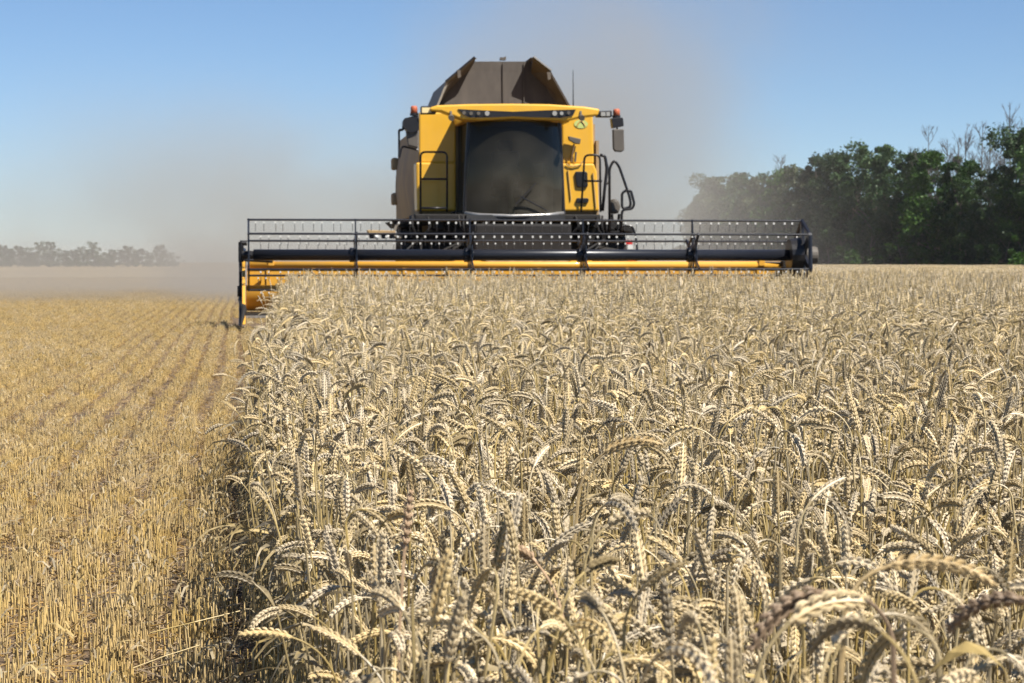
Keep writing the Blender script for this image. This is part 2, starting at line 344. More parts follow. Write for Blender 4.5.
WM = [M['ear'], M['stem'], M['leaf']]
def joined(parts, xf=None):
    mb = MB()
    for i, k in enumerate(('ear', 'stem', 'leaf')):
        mb.cm = i; mb.add(parts[k].v, parts[k].f)
    return mb
rw = random.Random(11); rng = np.random.default_rng(5)
HERO = [make_wheat(rw, 0) for _ in range(32)]
V0 = [joined(p) for p in HERO]
V1 = [joined(make_wheat(rw, 1)) for _ in range(20)]
def patch_variant(size, count, r_, scl=1.0):
    mb = MB(); base = [make_wheat(r_, 2) for _ in range(6)]
    for _ in range(count):
        p = r_.choice(base); a = r_.uniform(0, 2 * PI); s = r_.uniform(.9, 1.1); x, y = r_.uniform(-size / 2, size / 2), r_.uniform(-size / 2, size / 2)
        ca, sa = math.cos(a) * s, math.sin(a) * s
        for i, k in enumerate(('ear', 'stem', 'leaf')):
            mb.cm = i; mb.add([(x + v[0] * ca - v[1] * sa, y + v[0] * sa + v[1] * ca, v[2] * s) for v in p[k].v], p[k].f)
    return mb
def jitter_grid(x0, x1, y0, y1, dens):
    st = 1 / math.sqrt(dens); xs = np.arange(x0, x1, st); ys = np.arange(y0, y1, st)
    X, Y = np.meshgrid(xs, ys); n = X.size
    return np.stack([X.ravel() + rng.uniform(-.5, .5, n) * st * 1.3, Y.ravel() + rng.uniform(-.5, .5, n) * st * 1.3], 1)
EDGE = 0.035
def edge_x(y): return np.interp(y, [1.5, 2.2, 3.3, 5, 8, 15, 23, 30, 36], [.29, .24, .16, .09, .09, .19, .38, .58, .72]) + .03 * np.sin(y * 1.7) + .02 * np.sin(y * 4.1 + 1)
def in_view(p, margin):   # wedge of the field the photo and a step beside it can see
    lo = -margin - .12 * p[:, 1]; hi = .357 * p[:, 1] + margin
    return (p[:, 0] > np.maximum(lo, edge_x(p[:, 1]))) & (p[:, 0] < hi)
def clear_of_machine(p):
    m = (p[:, 1] > 35.55) & (p[:, 0] < 9.55)
    return p[~m]
def inst_attrs(p, nv, tilt=.09, smin=.92, smax=1.09):
    n = len(p)
    lowf = .03 * np.sin(p[:, 0] * 1.9 + 1.3 * np.sin(p[:, 1] * .8)) + .025 * np.sin(p[:, 1] * 1.3 + p[:, 0] * .7)
    rot = np.stack([np.clip(rng.normal(0, tilt, n), -.17, .17), np.clip(rng.normal(0, tilt, n), -.17, .17), rng.uniform(0, 2 * PI, n)], 1)
    e = np.clip((p[:, 0] - edge_x(p[:, 1])) / .18, 0, 1)            # plants on the cut edge lean out over the stubble
    lean = (1 - e) * np.abs(rng.normal(.02, .05, n)); rot[:, 1] -= lean
    far_e = (1 - e) > .2; az = rng.uniform(0, 2 * PI, n); rot[:, 2] = np.where(far_e, az, rot[:, 2])
    return rot, rng.uniform(smin, smax, n) * (1 + lowf) * np.interp(p[:, 1], [0, 8, 20, 36], [1, 1, 1.06, 1.115]), rng.integers(0, nv, n)
P0 = jitter_grid(-.4, 6.5, 1.25, 13, 370); P0 = P0[in_view(P0, .9)]
PE = jitter_grid(-.2, 1.2, 1.25, 13, 300); PE = PE[(PE[:, 0] > edge_x(PE[:, 1])) & (PE[:, 0] < edge_x(PE[:, 1]) + .35)]; P0 = np.concatenate([P0, PE])
dcam = np.hypot(P0[:, 0], P0[:, 1]); P0 = P0[dcam > 1.68]
rot0, scl0, vid0 = inst_attrs(P0, len(V0))
dens_keep = rng.uniform(0, 1, len(P0)) < 1.0
# near plants that must stay below the lens' lower edge are what the photo shows; the 288 that show largest are objects of their own
d0 = np.hypot(P0[:, 0], P0[:, 1]); vis = np.zeros(len(P0), bool)
for i in np.argsort(d0)[:2600]:
    px, py = proj(P0[i, 0], P0[i, 1], .65 * scl0[i])
    vis[i] = -25 < px < 1050 and py < 700
cand = [i for i in np.argsort(d0) if vis[i]][:286]
single = set(cand); keep = np.array([i not in single for i in range(len(P0))])
P3 = np.concatenate([P0, np.zeros((len(P0), 1))], 1)
scatter_obj('wheat_crop', V0, WM, P3[keep], rot0[keep], scl0[keep], vid0[keep], 'dense ripe wheat crop with pale nodding ears filling the field')
P1 = clear_of_machine(jitter_grid(-.4, 16, 13, 40, 300)); P1 = P1[in_view(P1, 1.2)]
rot1, scl1, vid1 = inst_attrs(P1, len(V1))
scatter_obj('wheat_crop', V1, WM, np.concatenate([P1, np.zeros((len(P1), 1))], 1), rot1, scl1 * 1.02, vid1, 'ripe wheat crop in the middle distance in front of the harvester')
rp = random.Random(8)
V2 = [patch_variant(1.0, 210, rp) for _ in range(5)]
P2 = jitter_grid(9.9, 100, 40, 262, 1.15); P2 = P2[(P2[:, 0] < .38 * P2[:, 1] + 5) & (P2[:, 0] > 9.9)]
n2 = len(P2); rot2 = np.zeros((n2, 3)); rot2[:, 2] = rng.uniform(0, 2 * PI, n2)
scatter_obj('wheat_crop', V2, WM, np.concatenate([P2, np.zeros((n2, 1))], 1), rot2, rng.uniform(1.0, 1.1, n2), rng.integers(0, 5, n2), 'far standing wheat reaching back to the row of trees')

# singled-out plants: real objects, stem > nothing, each part a mesh of its own
def plant_meshes(p, tone=None):
    out = []
    for k, mb in [('stem', p['stem']), ('ear', p['ear'])] + [('leaf', q) for q in p['leaves']]:
        me = bpy.data.meshes.new(k); me.from_pydata([tuple(v) for v in mb.v], [], mb.f); me.materials.append(tone if (tone and k != 'leaf') else M[k]); out.append((k, me))
    return out
part_mesh = [plant_meshes(p) for p in HERO]
def wheat_thing(loc, rot, s, d, label, group=None):
    r = empty('wheat_plant', loc, label, 'wheat plant', group); r.rotation_euler = rot; r.scale = (s, s, s)
    for k, me in d:
        o = bpy.data.objects.new(k, me); COL.objects.link(o); o.parent = r
    return r
for i in cand:
    wheat_thing((P0[i, 0], P0[i, 1], 0), tuple(rot0[i]), float(scl0[i]), part_mesh[int(vid0[i])],
                'ripe pale wheat plant with a plump ear in the nearest part of the crop', 'wheat plants standing nearest to the camera')
rh = random.Random(77)
def hero(px, py, d_top, zrot, style, s, label, tone=None, seed=0, tilt=0.0):
    """a plant whose bend stands where the photo shows it"""
    rr = random.Random(seed); p = make_wheat(rr, 0, style); d = plant_meshes(p, tone)
    top = max(v[2] for v in p['stem'].v) * s
    apex = max(p['stem'].v + p['ear'].v, key=lambda v: v[2]); top = apex[2] * s
    x, z = W(px, py, d_top); x -= math.cos(zrot) * apex[0] * s * z / top; d_top -= math.sin(zrot) * apex[0] * s
    wheat_thing((x, d_top, 0), (0, tilt, zrot), s * z / top, d, label)
brown = mat('dark_brown_ear', (0.26, 0.18, 0.11), 0.6, noise=0.25, nscale=120)  # dark brown ear tone for the two hooked plants at lower right
pinkish = mat('rusty_ear', (0.46, 0.31, 0.18), 0.6, noise=0.25, nscale=120)
amber = mat('golden_ear', (0.52, 0.375, 0.18), 0.5, noise=0.2, nscale=120)
hero(868, 586, 1.78, -0.15, 'arch', 1.2, 'large pale wheat plant arching to the right across the lower right corner', seed=3)
hero(915, 556, 1.85, -0.3, 'arch', 1.25, 'blurred golden wheat plant bent right just above the large arching pale one', amber, 5)
hero(1008, 592, 1.75, 2.6, 'hook', 1.3, 'dark brown wheat plant hanging down at the lower right edge', brown, 7)
hero(818, 588, 1.8, 3.4, 'hook', 1.3, 'dark brown wheat plant hanging left of the large arching pale one', brown, 9)
hero(362, 570, 2.6, 4.3, 'lean', 1.15, 'tall bright wheat plant with a thick ear leaning forward, left of centre', seed=12)
hero(408, 480, 2.6, 1.0, 'up', 1.1, 'upright rusty wheat plant on a long straight stem, left of centre', pinkish, 14)
hero(640, 435, 3.2, -0.3, 'arch', 1.2, 'golden wheat plant arching to the right in the centre', amber, 16)
hero(500, 545, 2.8, 2.4, 'arch', 1.1, 'rusty pink wheat plant arching near the centre bottom', pinkish, 21)

# ------------------------------------------------------------------ stubble and litter
def stub_variant(r_, rows=True):
    mb = MB(); mb.cm = 0
    for _ in range(r_.randint(46, 56)):
        x = r_.gauss(0, .031); y = r_.uniform(-.2, .2); h = r_.choice([r_.uniform(.045, .08), r_.uniform(.06, .11)]); a = r_.uniform(0, 2 * PI); t = abs(r_.gauss(0, .10))
        tp = Vector((x + math.cos(a) * t * h, y + math.sin(a) * t * h, h)); mb.tube([(x, y, -.01), tp], [.0024, .0022], 4, cap=True)
    mb.cm = 1
    for _ in range(36):
        x = r_.uniform(-.12, .12); y = r_.uniform(-.2, .2); z = r_.uniform(.005, .05); a = r_.uniform(0, PI); l = r_.uniform(.02, .09); q = r_.uniform(-.02, .03)
        mb.tube([(x - math.cos(a) * l / 2, y - math.sin(a) * l / 2, z), (x + math.cos(a) * l / 2, y + math.sin(a) * l / 2, max(.004, z + q))], .0018, 3, cap=False)
    mb.cm = 2
    for _ in range(4):   # dry sheaths hanging from the cut stems
        x = r_.gauss(0, .05); y = r_.uniform(-.2, .2); z = r_.uniform(.03, .11); a = r_.uniform(0, 2 * PI); d = Vector((math.cos(a), math.sin(a), 0)); q = Vector((-d.y, d.x, .3)).normalized() * .003
        c = Vector((x, y, z)); pts = []
        for s in range(4): pts += [c - q, c + q]; c = c + (d * .022 + Vector((0, 0, .02 - s * .018)))
        mb.add(pts, [(2 * s, 2 * s + 1, 2 * s + 3, 2 * s + 2) for s in range(3)])
    return mb
rs_ = random.Random(4); VS = [stub_variant(rs_) for _ in range(10)]
ROW = .215
def stub_points(x0, x1, y0, y1, dy, keepf=1.0):
    xs = np.arange(x0, x1, ROW); ys = np.arange(y0, y1, dy); X, Y = np.meshgrid(xs, ys); n = X.size
    p = np.stack([X.ravel() + rng.normal(0, .006, n) + .02 * np.sin(Y.ravel() * .35), Y.ravel() + rng.uniform(-.5, .5, n) * dy, rng.uniform(-.03, .0, n)], 1)
    return p[rng.uniform(0, 1, n) < keepf]
S1 = stub_points(-12, .6, 1.6, 75, .30, .97); S1 = S1[(S1[:, 0] > -.125 * S1[:, 1] - 1.6) & (S1[:, 0] < edge_x(S1[:, 1]) + .02) & ((S1[:, 1] < 35.4) | (S1[:, 0] < -.17))]
S1n = stub_points(-4, .6, 3.0, 15, .27, .97); S1n = S1n[(S1n[:, 0] > -.125 * S1n[:, 1] - 1.6) & (S1n[:, 0] < edge_x(S1n[:, 1]) + .02)]; S1n[:, 0] += rng.normal(0, .022, len(S1n))
S2 = stub_points(.02, 9.4, 39.5, 62, .34, .9)
S1b = stub_points(-24, -.17, 75, 150, .7, .8); S1b = S1b[(S1b[:, 0] > -.125 * S1b[:, 1] - 2)]
SP = np.concatenate([S1, S1n, S2, S1b]); n = len(SP)
ROTS = np.stack([rng.normal(0, .04, n), rng.normal(0, .04, n), np.where(rng.uniform(0, 1, n) < .5, 0, PI) + rng.normal(0, .05, n)], 1)
patchy = 1 + .07 * np.sin(SP[:, 0] * 1.3 + 2 * np.sin(SP[:, 1] * .21)) 
scatter_obj('stubble', VS, [M['stub'], M['litter'], M['leaf']], SP, ROTS, rng.uniform(.8, 1.15, n) * patchy, rng.integers(0, len(VS), n), 'cut golden wheat stubble in rows with loose straw between')
# stubble under the wheat edge and loose fallen straw
bro = empty('fallen_straw', (-.35, 7.2, .06), 'long pale straw lying on the stubble beside the wheat edge', 'straw')
b_ = MB(); b_.tube([WP(150, 633, 5.0), WP(195, 622, 5.0), WP(240, 611, 5.05)], .0016, 5); b_.build('stem', M['stem'], bro, (-.35, 7.2, .06))
b_ = MB(); b_.tube([WP(133, 668, 4.9), WP(165, 656, 4.95), WP(200, 645, 5.0)], .0014, 5)
tag(b_.build('fallen_straw', M['stem']), 'thin short straw lying low across the stubble below the longer straw', 'straw')

# ------------------------------------------------------------------ combine harvester
ROOT = (4.63, 36.6, 0.0)
CH = empty('combine_harvester', ROOT, 'yellow combine harvester with wide black reel driving towards the camera through wheat', 'combine harvester')
def part(mb, name, material, parent=None, bevel=0.0, smooth=False): return mb.build(name, material, parent or CH, ROOT, bevel, smooth)
def PX(lst, Y): return [W(a, b, Y) for a, b in lst]
# --- body panels
YB = 39.5
bp_ = MB(); bp_.prism(PX([(419, 112), (456, 112), (456, 163), (419, 163)], YB), YB, YB + .5)
bp_.prism(PX([(416, 162.5), (456, 162.5), (456, 211), (417, 211)], YB - .06), YB - .06, YB + .5)
bodyl = part(bp_, 'front_panel', M['yellow'], bevel=.03)
bp_ = MB(); bp_.prism(PX([(562, 114), (593, 114), (594, 164), (562, 164)], YB), YB, YB + .5)
bp_.prism(PX([(562, 163.5), (594, 163.5), (597, 172), (599.5, 211), (562, 211)], YB - .06), YB - .06, YB + .5)
bodyr = part(bp_, 'front_panel', M['yellow'], bevel=.03)
# panel seams and stuck things on the right panel
s_ = MB()
for q in ([(566, 164), (569, 166), (574, 166.5), (580, 165), (583, 161)],): s_.tube([WP(a, b, YB - .085) for a, b in q], .012, 6)
s_.tube([WP(568, 170, YB - .08), WP(571, 200, YB - .08)], .012, 6); s_.tube([WP(593, 173, YB - .08), WP(596, 208, YB - .08)], .014, 6)
part(s_, 'panel_seam', M['yellow_d'], bodyr)
s_ = MB(); s_.prism(PX([(575, 173), (576, 171.5), (586, 171.5), (587.5, 173), (588, 186), (586.5, 187.5), (577.5, 187), (576.5, 185)], YB - .1), YB - .1, YB - .055); part(s_, 'vent', M['black'], bodyr, .01)
s_ = MB(); s_.prism(PX([(577, 198), (588, 198), (589, 200), (588, 203), (577, 203), (576, 200.5)], YB - .1), YB - .1, YB - .055); part(s_, 'latch', M['black'], bodyr, .01)
s_ = MB(); c = WP(581, 124, YB - .004); s_.tube([c, c + Vector((0, -.006, 0))], .125, 24, True, .62); part(s_, 'sticker', M['green'], bodyr)
# emblem swirl on the pale green sticker
s_ = MB(); s_.tube([WP(577 + 8 * t, 126 - 5 * math.sin(t * PI), YB - .013) for t in (0, .2, .4, .6, .8, 1)], .012, 5, True); part(s_, 'emblem', M['yellow_d'], bodyr)
# side walls of the body
side = MB()
xl = W(420, 200, YB)[0]; xr = W(599, 200, YB)[0]
# left flank: bulging dusty panel along the machine
nY, nZ = 16, 10
vs = []; fs = []
for i in range(nY + 1):
    y = YB + .02 + i / nY * 6.0
    for j in range(nZ + 1):
        z = 1.95 + (1.42 if i > 2 else 1.1 + i * .11) * j / nZ * (1 if i < 13 else 1 - (i - 13) * .06)
        t = j / nZ; u = i / nY; x = xl - .02 - .11 * math.sin(PI * min(1, t * 1.02)) * math.sin(PI * min(1, u * 1.0)) ** .6
        vs.append((x, y, z))
for i in range(nY):
    for j in range(nZ): a = i * (nZ + 1) + j; fs.append((a, a + nZ + 1, a + nZ + 2, a + 1))
side.add(vs, fs); sp_ = part(side, 'side_panel', M['sidep'], smooth=True)
side = MB(); side.box(xr - .05, xr, YB + .02, YB + 6.0, 1.95, 3.3); part(side, 'side_panel', M['sidep'])
for k, (py0, py1) in enumerate(((158, 170), (193, 205))):
    hb = MB(); x0, z1 = W(398, py0, YB + 5.2); _, z0 = W(398, py1, YB + 5.2); hb.box(xl - .17, xl - .05, YB + 5.0, YB + 5.4, z0, z1)
    part(hb, 'bumper_block', M['sidep'], bevel=.04)
core = MB(); core.box(xl + .05, xr - .06, YB + .1, YB + 6.0, 1.25, 3.6); part(core, 'body', M['sidep'])
hd = MB(); hd.box(xl + .3, xr - .3, YB + 5.9, YB + 7.2, .8, 3.0); part(hd, 'straw_hood', M['sidep'], bevel=.1)
# --- cab
YC = 38.35
def arc_sheet(pl, pr, pyt, pyb, Y, bulge, n=14, tt=.03, leanb=.0):
    vs = []; fs = []
    for k, (py, le) in enumerate(((pyt, 0), ((pyt + pyb) / 2, .10), (pyb, leanb))):
        for i in range(n + 1):
            u = i / n; y = Y - bulge * (1 - (2 * u - 1) ** 2) - le
            p = WP(pl[k] + (pr[k] - pl[k]) * u, py, y); vs.append(p)
    for k in range(2):
        for i in range(n): a = k * (n + 1) + i; fs.append((a, a + 1, a + n + 2, a + n + 1))
    m = MB(); m.add(vs, fs); return m
ws = arc_sheet([469, 466.5, 465], [559, 561.5, 563.5], 121, 213, YC, .28)
cab = empty_cab = None
cabm = MB(); cabm.box(W(464, 150, YC)[0] + .02, W(563, 150, YC)[0] - .05, YC + 1.45, YC + 1.5, 1.9, 3.7)
cabo = part(cabm, 'cab', M['inner'])
part(ws, 'windscreen', M['glass'], cabo, smooth=True)
m = MB(); x0 = W(465, 212, YC)[0]; x1 = W(563, 212, YC)[0]; m.box(x0, x1, YC - .25, YC + 1.45, 1.84, 1.92); part(m, 'cab_floor', M['inner'], cabo)
for (a, b, c_) in ((469, 466.5, 464.5), (559, 561.5, 563.5)):       # front pillars
    m = MB(); m.tube([WP(a, 120, YC), WP(b, 167, YC - .05), WP(c_, 214, YC)], .035, 8); part(m, 'pillar', M['black'], cabo)
m = MB(); m.tube([WP(457.5, 118, YC + 1.35), WP(457, 214, YC + 1.35)], .05, 8); part(m, 'pillar', M['black'], cabo)
# side windows
for a, b in ((466, 458.5), (562, 554)):
    m = MB(); t0, t1 = WP(a + (3 if a < 500 else -3), 121, YC), WP(a - 1.5 if a < 500 else a + 1.5, 213, YC); u0 = Vector((t1.x, YC + 1.4, t0.z)); u1 = Vector((t1.x, YC + 1.4, t1.z))
    m.add([t0, u0, u1, t1], [(0, 1, 2, 3)]); part(m, 'side_window', M['glass'], cabo)
m = MB(); m.tube([WP(465, 213, YC - .02), WP(480, 215, YC - .17), WP(513, 216, YC - .3), WP(548, 215, YC - .17), WP(563.5, 213, YC - .02)], .03, 8)
part(m, 'lower_rail', M['steel'], cabo, smooth=True)
# seat, column and wheel inside
m = MB(); xs_ = W(513, 180, YC)[0]; m.box(xs_ - .27, xs_ + .27, YC + .75, YC + 1.2, 2.25, 2.42); m.box(xs_ - .26, xs_ + .26, YC + 1.12, YC + 1.27, 2.4, 3.1); m.box(xs_ - .14, xs_ + .14, YC + 1.14, YC + 1.24, 3.1, 3.3)
m.box(xs_ - .15, xs_ + .15, YC + .8, YC + 1.1, 1.92, 2.26); part(m, 'seat', M['seat'], cabo, .05)
m = MB(); m.tube([(xs_, YC + .2, 1.92), (xs_, YC + .42, 2.62)], .06, 8); part(m, 'steering_column', M['inner'], cabo)
m = MB(); cst = Vector((xs_, YC + .43, 2.66)); rg = [cst + Vector((math.cos(a) * .2, math.sin(a) * .08, math.sin(a) * .18)) for a in [2 * PI * k / 18 for k in range(19)]]
m.tube(rg, .018, 6, False); part(m, 'steering_wheel', M['seat'], cabo)
m = MB(); m.box(xs_ + .35, xs_ + .55, YC + .55, YC + 1.25, 2.25, 2.5); m.box(xs_ + .4, xs_ + .6, YC + .35, YC + .42, 2.6, 2.85); part(m, 'console', M['greyp'], cabo, .02)
# --- roof
YR = 37.95
rf = MB(); n_ = 20; prof = []
top = [(430, 107.5), (437, 105.2), (470, 104), (513, 103.6), (550, 104.2), (585, 106.5), (600, 109)]
bot = [(430, 111), (441, 111.5), (462, 119.5), (480, 120.5), (513, 118.5), (545, 120), (566, 121), (584, 117), (598, 115.5)]
tp = PX(top, YR); bt = PX(bot, YR)
front = tp + bt[::-1]
rf.prism(front, YR, YR + .34)
rx0, rx1 = W(463, 112, YR)[0], W(572, 112, YR)[0]; rz0, rz1 = W(0, 117, YR)[1], W(0, 104.8, YR)[1]
rf.prism([(rx0, rz0), (rx1, rz0), (rx1 + .02, rz1 - .03), ((rx0 + rx1) / 2, rz1 + .02), (rx0 - .02, rz1 - .03)], YR + .3, YR + 2.1)
roof = part(rf, 'cab_roof', M['yellow'], bevel=.03)
m = MB(); Yl = YR - .02; m.prism(PX([(458, 109), (480, 110.2), (513, 111.6), (548, 110.2), (576, 109.5), (573, 115.5), (560, 117.8), (535, 117.2), (513, 116.2), (492, 117.2), (470, 117.5), (464, 115)], Yl), Yl, YR + .03)
part(m, 'light_bar', M['black'], roof)
for px in (464, 471, 478.5, 487, 554.5, 561.5, 568.5):
    m = MB(); c = WP(px, 113.4 if 470 < px < 566 else 112.8, Yl - .005); m.tube([c, c + Vector((0, -.025, 0))], .042 if px in (487, 554.5) else .032, 12); part(m, 'work_light', M['lens'] if px in (487, 554.5, 561.5) else M['greyp'], roof)
for px, py in ((451, 117), (581, 117)):
    m = MB(); c = WP(px, py, YR - .05); m.tube([c, c + Vector((0, -.12, -.03))], .05, 10); m.tube([c, c + Vector((0, .05, .1))], .02, 6); part(m, 'work_light', M['greyp'], roof)
# left lamp, beacon, mirror
m = MB(); m.prism(PX([(421, 106), (436, 106), (436, 114), (421, 114)], YR + .1), YR + .1, YR + .3); m.tube([WP(434, 110, YR + .2), WP(444, 110, YR + .2)], .03, 6); lampl = part(m, 'lamp_housing', M['black'], bevel=.015)
m = MB(); m.prism(PX([(422, 107.5), (431, 107.5), (431, 112.8), (422, 112.8)], YR + .07), YR + .07, YR + .1); part(m, 'lamp_lens', M['warm'], lampl)
m = MB(); m.prism(PX([(597, 111), (612, 110.5), (612, 117), (597, 117)], YR + .1), YR + .1, YR + .3); lampr = part(m, 'lamp_housing', M['black'], bevel=.015)
m = MB(); m.prism(PX([(601, 112), (605.5, 112), (605.5, 116), (601, 116)], YR + .07), YR + .07, YR + .1); m.prism(PX([(606.5, 112), (610, 112), (610, 116), (606.5, 116)], YR + .07), YR + .07, YR + .1); part(m, 'lamp_lens', M['lens'], lampr)
for px, pt, pb in ((414, 105, 114), (616.5, 108, 116.5)):
    m = MB(); a = WP(px, pb, YR + .2); b = WP(px, pt + 1, YR + .2); m.tube([a, a + (b - a) * .8, b], [.062, .06, .045], 14); bc = part(m, 'beacon', M['orange'], smooth=True)
    m = MB(); m.tube([a - Vector((0, 0, .03)), a + Vector((0, 0, .015))], .072, 14); part(m, 'beacon_base', M['black'], bc)
m = MB(); m.prism(PX([(613, 129), (624, 129), (624.5, 150), (622, 152), (615.5, 151.5), (613.5, 149)], YR + .1), YR + .1, YR + .22); part(m, 'mirror', M['greyp'], bevel=.02)
m = MB(); m.prism(PX([(611.5, 118), (623, 117.5), (624, 126), (613, 128)], YR + .1), YR + .1, YR + .3); m.tube([WP(607, 116, YR + .2), WP(616, 116, YR + .2), WP(618, 140, YR + .2)], .02, 6); part(m, 'mirror_bracket', M['black'], bevel=.02)
m = MB(); m.prism(PX([(403, 121), (405, 118), (417, 115.5), (419, 119), (419, 130), (412, 133), (407, 131), (403, 126)], YR + .15), YR + .15, YR + .4)
m.tube(rnd_poly([WP(399, 130, YR + .3), WP(403, 130, YR + .3), WP(404, 120, YR + .3), WP(418, 116, YR + .3)]), .025, 6)
m.tube(rnd_poly([WP(399, 130, YR + .3), WP(399, 159, YR + .3), WP(402, 146, YR + .3), WP(418, 150, YR + .3)]), .02, 6); part(m, 'mirror_bracket', M['black'])
m = MB(); m.prism(PX([(406, 131), (418, 129), (418, 148), (408, 145.5)], YR + .2), YR + .2, YR + .34); part(m, 'mirror', M['greyp'], bevel=.02)
# --- grain tank with raised covers
YT = 40.35
m = MB()
f0 = [WP(437, 107, YT), WP(558, 107, YT), WP(546, 87, YT + .12), WP(531, 73, YT + .2), WP(531, 61.5, YT + .26), WP(475, 61.5, YT + .26), WP(470, 70, YT + .22), WP(449, 90, YT + .1)]
k = len(f0); b0 = [p + Vector((0, .05, 0)) for p in f0]
m.add(f0 + b0, [tuple(range(k)), tuple(range(2 * k - 1, k - 1, -1))] + [(i, k + i, k + (i + 1) % k, (i + 1) % k) for i in range(k)])
tank = part(m, 'grain_tank', M['tank'])
for pxs in (503.5, 524):
    s_ = MB(); s_.tube([WP(pxs, 105, YT - .03), WP(pxs - (.5 if pxs < 510 else 0), 63, YT + .22)], .012, 5); part(s_, 'seam', M['tank'], tank)
s_ = MB(); s_.prism(PX([(500, 60), (506, 60), (506, 56), (503, 57.5), (500.5, 57)], YT + .3), YT + .3, YT + .4); part(s_, 'cover_latch', M['greyp'], tank)
lf = [(436, 107), (447, 80), (475, 58)]; rt = [(571, 107), (551, 71.5), (533, 57.5)]
def flap(pts, thick, d0=YT - .25, d1=YT + 2.7):
    f = [WP(a, b, d0) for a, b in pts]; vs = []
    for p in f: vs += [p, Vector((p.x + thick, p.y, p.z)), Vector((p.x + thick, d1, p.z)), Vector((p.x, d1, p.z))]
    fs = [(0, 3, 2, 1), (len(vs) - 4, len(vs) - 3, len(vs) - 2, len(vs) - 1)]
    for i in range(len(f) - 1):
        a = i * 4; fs += [(a + j, a + (j + 1) % 4, a + 4 + (j + 1) % 4, a + 4 + j) for j in range(4)]
    mm = MB(); mm.add(vs, fs); return mm
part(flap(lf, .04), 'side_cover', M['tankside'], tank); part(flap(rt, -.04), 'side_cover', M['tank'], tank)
m = MB()
for q in ([(558, 107, YT), (571, 107, YT - .24), (551, 72, YT - .24), (531, 73, YT + .2), (546, 87, YT + .12)], [(531, 73, YT + .2), (551, 72, YT - .24), (533, 58, YT - .24), (531, 61.5, YT + .26)]):
    f = [WP(*a) for a in q]; kk = len(f); bk = [p + Vector((0, .03, 0)) for p in f]; m.add(f + bk, [tuple(range(kk)), tuple(range(2 * kk - 1, kk - 1, -1))] + [(i, kk + i, kk + (i + 1) % kk, (i + 1) % kk) for i in range(kk)])
part(m, 'corner_gusset', M['tank'], tank)
m = MB()
for q in ([(470, 70, YT + .22), (475, 61.5, YT + .26), (475, 58, YT - .24), (455, 74, YT - .24)], [(437, 107, YT), (449, 90, YT + .1), (470, 70, YT + .22), (455, 74, YT - .24), (447, 80, YT - .24), (436, 107, YT - .24)]):
    f = [WP(*a) for a in q]; kk = len(f); bk = [p + Vector((0, .03, 0)) for p in f]; m.add(f + bk, [tuple(range(kk)), tuple(range(2 * kk - 1, kk - 1, -1))] + [(i, kk + i, kk + (i + 1) % kk, (i + 1) % kk) for i in range(kk)])
part(m, 'corner_gusset', M['tank'], tank)
for pts in ([(446, 82), (475, 57.5)], [(533, 57), (551, 71)]):
    m = MB(); m.tube([WP(a, b, YT - .26) for a, b in pts], .035, 6); part(m, 'cover_rim', M['black'], tank)
for px, py in ((459, 73), (549, 75)):
    m = MB(); m.prism(PX([(px - 2, py - 3), (px + 1.5, py - 3), (px + 2, py + 4), (px - 1, py + 5)], YT - .3), YT - .3, YT - .25); part(m, 'hinge', M['greyp'], tank)
m = MB(); m.prism([(W(437, 107, YT)[0], 3.4), (W(571, 107, YT)[0], 3.4), (W(533, 60, YT)[0], 4.72), (W(475, 60, YT)[0], 4.72)], YT + 2.66, YT + 2.7); part(m, 'rear_cover', M['tank'], tank)
m = MB(); m.box(W(440, 107, YT)[0], W(568, 107, YT)[0], YT - .1, YT + 2.7, 3.5, W(440, 106, YT)[1]); part(m, 'tank_base', M['tank'], tank)
m = MB(); m.tube([WP(573.3, 106, YT + .3), WP(573, 70, YT + .3)], [.012, .006], 5); part(m, 'antenna', M['black'])
# broom hanging on the right panel
BR = empty('broom', (W(572, 160, YB)[0], YB - .1, 2.9), 'worn broom hung head up on the right yellow panel of the harvester', 'broom'); br0 = BR.location.copy()
m = MB(); m.tube([WP(574, 144, YB - .12), WP(571, 162, YB - .09)], .018, 6); m.build('handle', M['wood'], BR, br0)
m = MB(); m.prism(PX([(568.5, 136), (581, 139), (580, 144), (575, 143.5), (569, 140)], YB - .16), YB - .16, YB - .06); m.build('brush_head', M['greyp'], BR, br0, .01)
m = MB(); m.tube([WP(576, 152, YB - .06), WP(575, 162, YB - .06)], .02, 6); part(m, 'hook', M['greyp'], bodyr)
# --- railings, ladder rails, wiper
def rail(pts, Y, r=.019, name='handrail', rr=.09):
    mm = MB(); mm.tube(rnd_poly([WP(a, b, Y) if len(q) == 2 else WP(q[0], q[1], q[2]) for q in pts for a, b in [q[:2]]], rr), r, 8); return part(mm, name, M['black'], smooth=True)
YP = 38.6
rail([(420.5, 212), (420.5, 152), (447, 152), (447, 212)], YP); rail([(421, 179), (447, 179)], YP); rail([(421, 208), (447, 208)], YP)
rail([(581, 212), (583.5, 175), (584.5, 155), (600, 155), (600.5, 212)], YP); rail([(584, 181), (602, 181)], YP)
rail([(600, 155), (605, 156), (607, 168), (605, 186), (602.5, 211)], YP + .3, .028); rail([(605, 158), (608.5, 168), (609, 182), (606, 185)], YP + .4, .014)
rail([(609.5, 236), (609.5, 168), (614, 160), (619, 166), (630, 198), (631, 207), (622, 209), (622, 193), (627, 190), (631, 191), (634.5, 204), (632, 209), (622, 209.5), (621, 236)], YP - .1, .024)
m = MB(); m.prism(PX([(611, 202), (614, 198), (619, 200), (621, 206), (619, 214), (610.5, 213)], YP + .1), YP + .1, YP + .4); part(m, 'fuel_filter', M['greyp'], bevel=.05)
